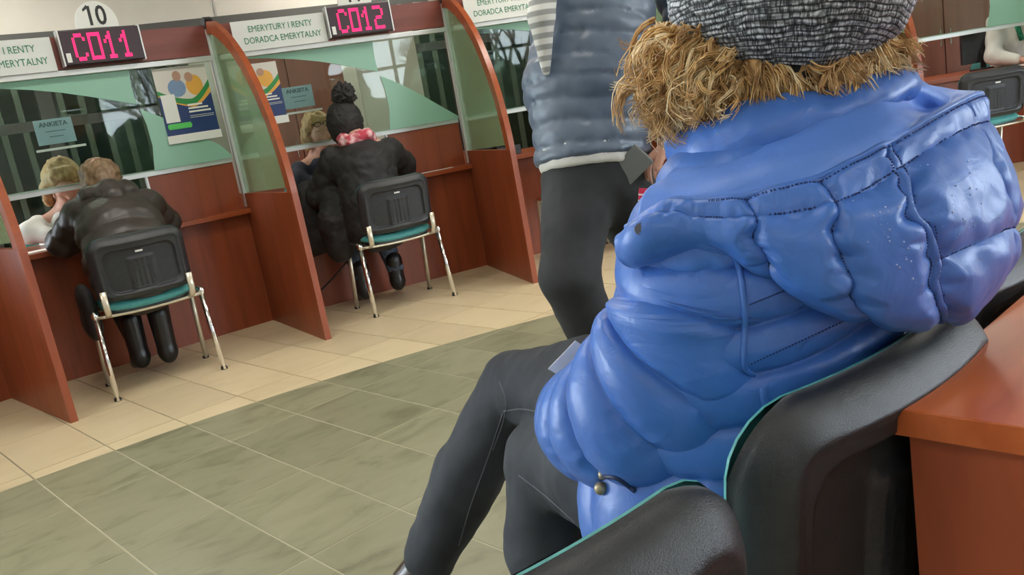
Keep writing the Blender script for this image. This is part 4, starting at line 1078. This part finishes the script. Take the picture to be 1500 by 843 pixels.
# jeans
B = Body()
B.chain([A3(.84, .60, .52), at(905, 690, 1.28), J['knL'] + A3(0, 0, -.01)], [.115, .10, .072], .03)
B.chain([J['knL'] + A3(0, 0, -.01), at(800, 800, 1.47), J['anL'] + A3(0, 0, .03)], [.072, .070, .062], .02)
B.chain([A3(1.00, .60, .54), at(870, 575, 1.45), J['knR']], [.115, .098, .072], .012)
B.chain([J['knR'], at(685, 700, 1.70), J['anR']], [.072, .070, .055], .02)
jeans = B.build('jeans', JEANS_DK, wm, res=.007, noise=.0055, nf=13)
from mathutils.bvhtree import BVHTree
def bvh_of(*obs):
    V_ = []; F_ = []
    for o in obs:
        b0 = len(V_); V_ += [tuple(v.co) for v in o.data.vertices]; F_ += [tuple(b0 + i for i in p.vertices) for p in o.data.polygons]
    return BVHTree.FromPolygons(V_, F_)
def on_surface(bv, pts, n=40, lift=.0005, jit=0):
    P = catmull(np.array(pts, float), n); out = []; last = None
    for (px, py) in P:
        d = unit(at(px, py, 1.0) - CAM); h = bv.ray_cast(Vector(CAM), Vector(d))
        if h[0] is not None: out.append(np.array(h[0]) - d * lift)
    return out
bj = bvh_of(jeans)
for pl in ([(738, 603), (765, 600), (797, 606)], [(760, 697), (800, 728), (842, 766)], [(738, 603), (712, 680), (690, 740), (672, 800)], [(732, 560), (742, 590), (735, 625), (722, 660)]):
    Pp = on_surface(bj, pl)
    if len(Pp) > 3: MB().tube(Pp, .0014, n=5).build('jeans_seam', bpy.data.materials.get('seam_thread') or mat('seam_thread', (.09, .10, .12), .7), jeans, smooth=True)
B = Body(); boot_prims(B, J['anL'], J['toeL'], .045, .03); B.build('shoe', BOOT, wm, res=.008)
B = Body(); B.limb(J['anR'], J['anR'] + (J['toeR'] - J['anR']) * .3 + A3(0, 0, -.02), .042, .040, .03); B.limb(J['anR'] + (J['toeR'] - J['anR']) * .2 + A3(0, 0, -.02), J['toeR'], .042, .030, .03)
B.build('shoe', mat('dark_brown_leather', (.035, .02, .012), .25), wm, res=.007)
def seam_line(pts, nm='jeans_seam', m_=None, r=.0016):
    return MB().tube(pts, r, n=5).build(nm, m_ or mat('seam_thread', (.16, .16, .17), .7), wm, smooth=True)

def pucker(S, T, fr, sd):      # wrinkles that run across a seam
    return fbm(np.stack([S * fr, T * 8, 0 * S + sd], -1), 2, sd)
def seam_prof(d, s, A_=.010, W_=.016, B_=.0030, fr=70, sd=1):
    """d distance to the seam, s along it (metres)"""
    d = np.abs(d)
    return A_ * (1 - np.exp(-d / W_)) + B_ * np.exp(-d / (W_ * 1.1)) * (1 - np.exp(-d / .003)) * pucker(s, d * 3, fr, sd)

# jacket body: lofted shell with horizontal channels
def body_disp(L_, th, G):
    sp = .062; x = (L_ - .045 * np.cos(th) + .006 * np.sin(th * 2.0 + .6) + .012) / sp; d = (x - np.round(x)) * sp; s = th * .2
    return seam_prof(d, s, .016, .011, .0034, 60, 3) - .006 + .0022 * fbm(G * 12, 2, 9)
path = [A3(.90, .66, .36), A3(.90, .645, .46), A3(.905, .61, .56), A3(.915, .585, .70), A3(.925, .565, .82), A3(.93, .55, .92), A3(.935, .545, .99), A3(.94, .545, 1.03)]
G = loft(path, [.205, .215, .215, .212, .215, .205, .150, .100], [.17, .165, .162, .155, .152, .142, .115, .09], (1, -.12, 0), 300, 340, body_disp)
grid_mesh('jacket_body', G, BLUE, wm, cu=True, caps=True)
# front skirt of the jacket lying over the left thigh
def skirt_disp(L_, th, G):
    sp = .062; x = L_ / sp; d = (x - np.round(x)) * sp; return seam_prof(d, th * .1, .013, .018, .0025, 60, 4) - .004 + .004 * fbm(G * 11, 2, 2)
G = loft([A3(.84, .56, .56), at(1000, 745, 1.08), at(945, 742, 1.15), at(908, 742, 1.20)], [.12, .125, .105, .065], [.11, .115, .10, .06], (0, 0, 1), 130, 110, skirt_disp)
grid_mesh('jacket_skirt', G, BLUE, wm, cu=True, caps=True)
# sleeves
def sleeve_disp(L_, th, G):
    sp = .060; Lr = L_ - .012 + .010 * np.sin(th + 1.0); x = Lr / sp; d = (x - np.round(x)) * sp
    p = seam_prof(d, th * .085, .018, .011, .0034, 60, 5)
    dl = np.abs(((th - 2.5 + math.pi) % (2 * math.pi)) - math.pi) * .085
    return p - .006 - .004 * np.exp(-dl / .006) + .0028 * fbm(G * 11, 2, 4)
slp = [at(1062, 290, .955), at(1040, 350, .965), at(1030, 430, .98), at(1000, 515, 1.00), at(938, 592, 1.045), at(888, 618, 1.12), at(856, 612, 1.22), at(842, 592, 1.30)]
G = loft(slp, [.056, .082, .092, .100, .098, .080, .066, .045], [.050, .072, .080, .086, .088, .078, .064, .045], (0.2, -.3, 1), 260, 360, sleeve_disp)
grid_mesh('jacket_sleeve', G, BLUE, wm, cu=True, caps=True)
slr = [A3(1.05, .52, .97), A3(1.12, .52, .92), A3(1.20, .58, .82), A3(1.24, .70, .71), A3(1.18, .84, .67), A3(1.09, .95, .66)]
G = loft(slr, [.05, .078, .084, .086, .074, .05], [.05, .075, .08, .085, .07, .05], (0, .3, 1), 90, 110, sleeve_disp)
grid_mesh('jacket_sleeve', G, BLUE, wm, cu=True, caps=True)

# hood: quilted pouch lying on the upper back
HC = [  # rows from the rim outwards and down; columns left tip ... centre back ... right silhouette, hidden side
 [(925, 338, .935), (985, 296, .900), (1030, 297, .885), (1098, 289, .868), (1205, 258, .862), (1303, 208, .885), (1388, 158, .935), (1428, 138, .985), (1432, 150, 1.03)],
 [(917, 345, .925), (968, 312, .888), (1025, 318, .872), (1102, 318, .852), (1218, 296, .842), (1312, 252, .862), (1412, 192, .925), (1448, 176, .985), (1446, 190, 1.04)],
 [(912, 352, .925), (955, 330, .888), (1030, 335, .875), (1108, 346, .848), (1227, 338, .830), (1338, 300, .848), (1440, 250, .915), (1470, 245, .99), (1462, 260, 1.05)],
 [(911, 360, .928), (950, 345, .892), (1040, 345, .882), (1118, 372, .852), (1238, 384, .832), (1362, 350, .850), (1462, 310, .920), (1483, 310, 1.00), (1472, 320, 1.06)],
 [(914, 370, .932), (947, 358, .900), (1050, 352, .893), (1128, 395, .865), (1250, 428, .845), (1377, 408, .865), (1467, 368, .940), (1480, 365, 1.02), (1466, 370, 1.07)],
 [(922, 376, .940), (946, 366, .912), (1056, 358, .908), (1140, 412, .885), (1264, 457, .870), (1380, 455, .890), (1448, 415, .965), (1455, 405, 1.03), (1445, 402, 1.08)],
 [(932, 378, .950), (950, 370, .925), (1060, 358, .925), (1150, 416, .910), (1275, 462, .905), (1378, 468, .930), (1432, 432, .995), (1435, 420, 1.05), (1430, 410, 1.09)],
 [(938, 374, .965), (960, 360, .945), (1065, 345, .95), (1160, 395, .945), (1280, 425, .945), (1370, 430, .965), (1415, 405, 1.02), (1415, 395, 1.07), (1415, 390, 1.10)]]
nu, nv = 360, 260
G = sheet(HC, nu, nv); N = grid_normals(G)
if (N[130, 180] @ FV) > 0: N = -N
U = np.linspace(0, 8, nu)[None, :] + np.zeros((nv, 1)); Vv = np.linspace(0, 7, nv)[:, None] + np.zeros((1, nu))
sU, sV = .055, .030
wob = .05 * np.sin(Vv * 3 + 1) + .03 * fbm(np.stack([Vv * 1.5, 0 * U, 0 * U], -1), 2, 3)
dist = []
dist.append(seam_prof((Vv - 1.0 - .06 * np.sin(U * 2)) * sV, U * sU, .013, .016, .006, 60, 1))
for uc, sd in ((3.0, 2), (4.0, 3), (5.0, 4), (6.35, 5)):
    dd = (U + wob - uc) * sU * 1.5
    if uc == 5.0:   # centre back: double stitched
        p = seam_prof(np.abs(dd) - .004, Vv * sV, .020, .018, .009, 75, sd); p = np.where(np.abs(dd) < .004, .006 * (1 - np.abs(dd) / .004), p)
    else: p = seam_prof(dd, Vv * sV, .018, .018, .007, 70, sd)
    dist.append(p)
hs_ = seam_prof((Vv - 3.55) * sV + (U - 5.0) * .002, U * sU, .018, .016, .008, 60, 6); hs_ = np.where((U > 5.02), hs_, hs_ * 0 + .03)
dist.append(hs_)
D = np.min(dist, axis=0)
edge = np.minimum(1, Vv / .35); D = D * edge + .006 * (1 - edge)
G = G + N * (D - .004 + .0035 * fbm(G * 16, 3, 8))[..., None]
hood = grid_mesh('hood', G, BLUE, wm, thick=.0)
md = hood.modifiers.new('thick', 'SOLIDIFY'); md.thickness = .006; md.offset = 0
# seam threads on the hood, sewn into the grooves
thr = MB()
def dashes(fn, n, r=.0011, lift=.0015):
    P = [fn(t) for t in np.linspace(0, 1, n)]
    for i in range(0, n - 1, 2): thr.tube([P[i], P[i + 1]], r, n=4)
def hg(u, v):
    i = int(np.clip(v / 7 * (nv - 1), 0, nv - 1)); j = int(np.clip(u / 8 * (nu - 1), 0, nu - 1)); return G[i, j] + N[i, j] * .0036
dashes(lambda t: hg(2 + 5 * t, 1.0 + .06 * math.sin((2 + 5 * t) * 2)), 170)
dashes(lambda t: hg(2.2 + 5.2 * t, .22), 190)
for uc in (3.0, 4.0, 4.93, 5.07):
    dashes(lambda t: hg(uc - float(np.interp(.2 + 5 * t, Vv[:, 0], wob[:, 0])), .2 + 5.0 * t), 120)
dashes(lambda t: hg(5.1 + 2 * t, 3.55 - .07 * t * 2), 70)
thr.build('stitching', THREAD, hood)
# rim piping
MB().tube([G[3, j] + N[3, j] * .0035 - UV * .004 for j in range(0, nu, 4)], .0010, n=6).build('stitching', THREAD, hood)
MB().tube([G[1, j] + N[1, j] * .001 for j in range(0, nu, 4)], .0036, n=8).build('rim_piping', BLUE, hood, smooth=True)
# snap button on the tab
for (px, py, dp, nm) in ((938, 336, .884, 'snap_button'),):
    b = MB(); c_ = at(px, py, dp); n_ = unit(-FV)
    b.tube([c_, c_ + n_ * .003], .0065, n=16); b.tube([c_ + n_ * .003, c_ + n_ * .0042], .0035, n=12); b.build(nm, mat('dull_metal_%d' % px, (.12, .12, .14), .4, .8), hood, smooth=False)
# wet drops on the hood
dr = MB()
for i in range(70):
    cx, cy = [(5.35, 3.0), (5.45, 2.0), (4.65, 3.3), (4.55, 2.2)][i % 4]
    u = cx + rng.normal(0, .16); v = cy + rng.normal(0, .45); i_ = int(np.clip(v / 7 * (nv - 1), 2, nv - 3)); j_ = int(np.clip(u / 8 * (nu - 1), 2, nu - 3))
    dr.ball(G[i_, j_] + N[i_, j_] * .0033, rng.uniform(.0004, .0013), 6, 4)
tag(dr.build('water_drops', mat('water', (.35, .45, .75), .03, spec=1), hood, smooth=True), kind='stuff')

# hood lining: smooth panel from the collar line down to the rim
LC = [
 [(1000, 235, .975), (1075, 222, .950), (1140, 198, .935), (1217, 176, .925), (1290, 148, .935), (1322, 132, .965), (1345, 128, 1.01), (1330, 120, 1.10)],
 [(975, 262, .955), (1050, 248, .920), (1140, 222, .905), (1230, 196, .900), (1310, 165, .925), (1348, 162, 1.025), (1386, 152, 1.07), (1380, 128, 1.12)],
 [(945, 285, .940), (1040, 272, .900), (1130, 250, .880), (1235, 218, .878), (1322, 182, .905), (1368, 167, .985), (1404, 153, 1.03), (1425, 135, 1.09)],
 [(932, 325, .935), (1020, 292, .893), (1105, 283, .872), (1215, 248, .866), (1318, 198, .890), (1384, 162, .934), (1416, 147, .968), (1430, 141, 1.00)],
 [(930, 336, .938), (1018, 299, .896), (1103, 291, .874), (1212, 258, .868), (1316, 206, .892), (1388, 162, .938), (1424, 142, .978), (1430, 145, 1.01)]]
G2 = sheet(LC, 220, 120); N2 = grid_normals(G2)
if (N2[60, 100] @ FV) > 0: N2 = -N2
G2 = G2 + N2 * (.005 * fbm(G2 * A3(9, 9, 16), 3, 21))[..., None]
lin = grid_mesh('hood_lining', G2, BLUELIN, wm); md = lin.modifiers.new('thick', 'SOLIDIFY'); md.thickness = .005; md.offset = 0
MB().tube([at(1267, 156, .925), at(1285, 172, .915), at(1293, 192, .905), at(1292, 212, .890)], .0012, n=5).build('seam', THREAD, lin)
# standing collar
ck = [at(985, 168, 1.06), at(1030, 172, .985), at(1120, 145, .945), at(1220, 134, .945), at(1290, 110, .960), at(1322, 104, 1.00), at(1290, 118, 1.14), at(1180, 140, 1.22), at(1060, 170, 1.20), at(1000, 175, 1.12)]
cb = [at(1000, 262, 1.06), at(1035, 262, .965), at(1135, 212, .925), at(1230, 188, .925), at(1305, 152, .950), at(1330, 150, 1.03), at(1300, 190, 1.14), at(1190, 230, 1.22), at(1080, 260, 1.20), at(1015, 262, 1.12)]
rows = []
for t in np.linspace(0, 1, 6): rows.append([ck[i] * (1 - t) + cb[i] * t + unit(A3(*(NK[:2] - ck[i][:2]), 0)) * (-.012 * math.sin(t * math.pi)) for i in range(10)])
C = catmull(np.array(rows), 60); C = np.swapaxes(catmull(np.swapaxes(C, 0, 1), 200, closed=True), 0, 1)
Nc = grid_normals(C, cu=True); C = C + Nc * (.0035 * fbm(C * 20, 3, 31))[..., None]
col = grid_mesh('collar', C, BLUE, wm, cu=True); md = col.modifiers.new('thick', 'SOLIDIFY'); md.thickness = .012; md.offset = 0
# inner dark neck lining
C2 = C.copy(); ctr = C2.mean(axis=(0, 1)); C2 = C2 + (ctr - C2) * A3(.14, .14, 0) + A3(0, 0, -.004)
grid_mesh('collar_lining', C2, NAVYLIN, col, cu=True)
# armhole seam: raised welt between sleeve and back, with the loose tab
bjk = bvh_of(*[o for o in wm.children if o.name.startswith('jacket_')])
for pl, r_w in (([(1066, 350), (1084, 400), (1091, 460), (1090, 535), (1108, 550)], .0034), ([(1117, 568), (1119, 585), (1124, 602)], .0042)):
    Pp = on_surface(bjk, pl, 30, .001)
    MB().tube(Pp, r_w, n=7).build('welt_seam', BLUE, wm, smooth=True)

# cord stopper on the skirt
cs = on_surface(bjk, [(884, 700), (880, 716)], 2, .006)
if len(cs) == 2:
    MB().ball(cs[1], .0085).tube([cs[0], cs[0] + A3(0, 0, .008)], .006).build('cord_stopper', mat('worn_brass', (.32, .27, .18), .35, .6), wm, smooth=True)
    MB().tube(on_surface(bjk, [(884, 698), (905, 702), (930, 720)], 12, .002), .003).build('draw_cord', NAVYLIN, wm, smooth=True)
st = MB()
for pl in ([(1098, 447), (1140, 430), (1182, 413)], [(1100, 534), (1180, 497), (1268, 456)]):
    Pp = on_surface(bjk, pl, 70, .0008)
    for i in range(0, len(Pp) - 1, 2): st.tube([Pp[i], Pp[i + 1]], .0009, n=4)
st.build('stitching', THREAD, wm)
# ---- knitted hat
KNIT = mat('grey_knit', (.3, .3, .32), .95); b = KNIT.node_tree.nodes['Principled BSDF']
tc = nd(KNIT, 'ShaderNodeTexCoord')
at_ = nd(KNIT, 'ShaderNodeAttribute', attribute_name='yarn')
n1 = nd(KNIT, 'ShaderNodeTexNoise'); n1.inputs['Scale'].default_value = 230; n1.inputs['Detail'].default_value = 2; lk(KNIT, tc.outputs['Object'], n1.inputs['Vector'])
mm_ = nd(KNIT, 'ShaderNodeMath', operation='MULTIPLY'); mr_ = nd(KNIT, 'ShaderNodeMapRange'); mr_.inputs[1].default_value = .3; mr_.inputs[2].default_value = .6; mr_.inputs[3].default_value = .45; mr_.inputs[4].default_value = 1.15
lk(KNIT, n1.outputs[0], mr_.inputs[0]); lk(KNIT, mr_.outputs[0], mm_.inputs[0]); lk(KNIT, at_.outputs['Fac'], mm_.inputs[1])
r1 = ramp(KNIT, mm_.outputs[0], [(.03, (.016, .017, .020)), (.30, (.13, .14, .155)), (.75, (.60, .63, .67))]); lk(KNIT, r1.outputs[0], b.inputs['Base Color'])
hc = at(1148, -12, 1.005)
hup = unit(UV * .96 - FV * .12 + RV * -.05)
th = np.linspace(0, 2 * math.pi, 1040, endpoint=False); ph = np.linspace(.02, math.pi * .985, 320)
prof_r = np.interp(ph, [0, .5, 1.0, 1.5, 1.9, 2.3, 2.7, 3.1], [.0, .075, .118, .141, .143, .126, .098, .080])
prof_z = np.interp(ph, [0, .5, 1.0, 1.5, 1.9, 2.3, 2.7, 3.1], [.095, .088, .062, .018, -.020, -.058, -.082, -.090])
k_ = np.ones(9) / 9; pr = np.convolve(np.pad(prof_r, 4, 'edge'), k_, 'valid'); pz = np.convolve(np.pad(prof_z, 4, 'edge'), k_, 'valid')
e1 = unit(np.cross(hup, FV)); e2 = np.cross(hup, e1)
G = hc + pr[:, None, None] * (np.cos(th)[None, :, None] * e1 + np.sin(th)[None, :, None] * e2 * 1.0) + pz[:, None, None] * hup
Nn = G - hc; Nn /= np.linalg.norm(Nn, axis=2)[..., None]
base_n = fbm(G * 11, 2, 41); wob_ = .45 * fbm(G * 34, 3, 77)
arc_ = np.concatenate([[0], np.cumsum(np.hypot(np.diff(pr), np.diff(pz)))])
rw = arc_[:, None] / .0068 + wob_; ri = np.floor(rw); cl = th[None, :] * 84 + .5 * (ri % 2) + .55 * (rw - ri - .5) * ((ri % 2) * 2 - 1) + .5 * wob_; ci = np.floor(cl)
st = np.abs(np.sin((cl - ci) * math.pi)) ** .6 * np.abs(np.sin((rw - ri) * math.pi)) ** .5
hsh = np.modf(np.abs(np.sin(ri * 127.1 + ci * 311.7) * 43758.5))[0]
tone = np.clip((st - .30) * 2.4, 0, 1) * (.18 + .82 * hsh)
G = G + Nn * (.010 * base_n + .0022 * st)[..., None]
hat = grid_mesh('knitted_hat', G, KNIT, wm, cu=True, caps=True)
ca = hat.data.attributes.new('yarn', 'FLOAT', 'POINT'); ca.data.foreach_set('value', tone.astype(np.float32).ravel())
# inner band, darker underside
B = Body(); B.limb(hc - hup * .070, hc - hup * .088, .092, .084, .01); B.build('hat_band', mat('black_knit', (.012, .012, .014), .95), hat, res=.006, noise=.002, nf=90)

# ---- curly hair: many separate locks
HAIR = [noisy('golden_hair_%d' % i, c1, c2, (60, 60, 60), .42, bump=.3, bscale=400) for i, (c1, c2) in enumerate((((.50, .28, .10), (.80, .52, .22)), ((.30, .15, .055), (.55, .33, .13)), ((.75, .55, .30), (.95, .78, .50))))]
base = Body()
base.limb(at(1050, 70, 1.02), at(1040, 110, 1.03), .058, .045, .03); base.limb(at(1000, 80, 1.06), at(1010, 120, 1.06), .038, .026, .03)
base.limb(at(1080, 95, .995), at(1150, 88, .985), .045, .042, .03); base.limb(at(1130, 88, .98), at(1220, 82, .975), .042, .040, .03); base.limb(at(1235, 80, .98), at(1290, 72, .99), .034, .020, .03)
hb = base.build('hair', HAIR[1], wm, res=.006, noise=.014, nf=45)
mbs = [MB(), MB(), MB()]
def lock(p, d, L_, curl, r, sd, k):
    r_ = np.random.default_rng(sd); d = unit(d); s1 = unit(np.cross(d, r_.normal(size=3))); s2 = np.cross(d, s1); n_ = 9; ph0 = r_.uniform(0, 6.28); tn = r_.uniform(.7, 1.6)
    for q in range(7):
        off = r_.normal(0, .0013, 3); sl = r_.uniform(.8, 1.1); pts = []; ca_ = curl * r_.uniform(.85, 1.15); dp_ = r_.normal(0, .09)
        for i in range(n_):
            t = i / (n_ - 1); a = ph0 + dp_ * t + t * 6.28 * tn; rad = ca_ * (.25 + .75 * t)
            pts.append(p + off * (1 + t) + d * L_ * sl * t + rad * (math.cos(a) * s1 + math.sin(a) * s2) + A3(0, 0, -.02 * t * t))
        mbs[k if r_.random() > .25 else r_.integers(0, 3)].tube(pts, [r * (1 - .7 * (i / (n_ - 1)) ** 2) for i in range(n_)], n=4, flat=1.6, cap=False)
def hair_zone(n, px0, px1, py0, py1, dp, ddir, L0, L1, curl, sd0, kk):
    r_ = np.random.default_rng(sd0)
    for i in range(n):
        px = r_.uniform(px0, px1); py = r_.uniform(py0, py1); p = at(px, py, dp(px, py) + r_.normal(0, .006))
        dx, dy = ddir(px, py); d = RV * dx - UV * dy + r_.normal(0, .35, 3)
        lock(p, d, r_.uniform(L0, L1), curl * r_.uniform(.5, 1.3), r_.uniform(.0005, .0010), sd0 * 1000 + i, r_.choice([0, 1, 2], p=kk))
Z = hair_zone
Z(300, 955, 1060, 30, 105, lambda x, y: 1.0 - .0004 * (x - 960) + .03 * (x < 990), lambda x, y: (-.05 + (x - 1010) * .003, .9), .040, .075, .018, 11, [.5, .3, .2])
Z(120, 955, 1010, 60, 135, lambda x, y: 1.01, lambda x, y: (.15, .9), .03, .06, .014, 12, [.55, .25, .2])
Z(130, 1010, 1100, 90, 135, lambda x, y: .965, lambda x, y: (.2, .8), .018, .042, .010, 13, [.5, .3, .2])
Z(170, 1090, 1240, 86, 112, lambda x, y: .948, lambda x, y: (.65, .40), .02, .045, .008, 14, [.35, .5, .15])
Z(330, 1205, 1298, 45, 98, lambda x, y: .958 + .0004 * (x - 1215), lambda x, y: (.75, .25), .02, .045, .010, 15, [.35, .1, .55])
for i, mb in enumerate(mbs): tag(mb.build('hair_locks', HAIR[i], hb, smooth=True), kind='stuff')
# spectacles beside the cheek
b = MB(); gc = at(984, 160, 1.055); 
b.tube([gc + RV * .012 * math.cos(t) + UV * .010 * math.sin(t) for t in np.linspace(0, 2 * math.pi, 16)], .0016, n=6); b.tube([gc + RV * .012, at(1030, 120, 1.03)], .0016, n=6)
b.build('eyeglasses', BOOT, wm, smooth=True)
# paper slip in her hand
o = MB().box(-.02, .02, -.0006, .0006, -.035, .035).build('paper_slip', PAPER, None); o.location = at(838, 530, 1.27); o.rotation_euler = (.5, .75, -.6); tag(o, 'small white paper slip held at the cuff of the blue jacket', 'paper')

for (k, s_, o_, lb) in ((0, .60, .70, 'black staff chair under the clerk in the white top'), (1, .62, .58, 'black staff chair under the clerk in the navy cardigan'), (4, 1.50, .53, 'black staff chair under the clerk with the green scarf')):
    p_ = LW(k, s_, o_, 0); make_chair((p_[0], p_[1], 0), bay_frame(k)[1] + math.pi, lb, 'staff chairs behind the counters')
for o in list(bpy.data.objects):
    if o.name.startswith('stitching'): o['kind'] = 'stuff'
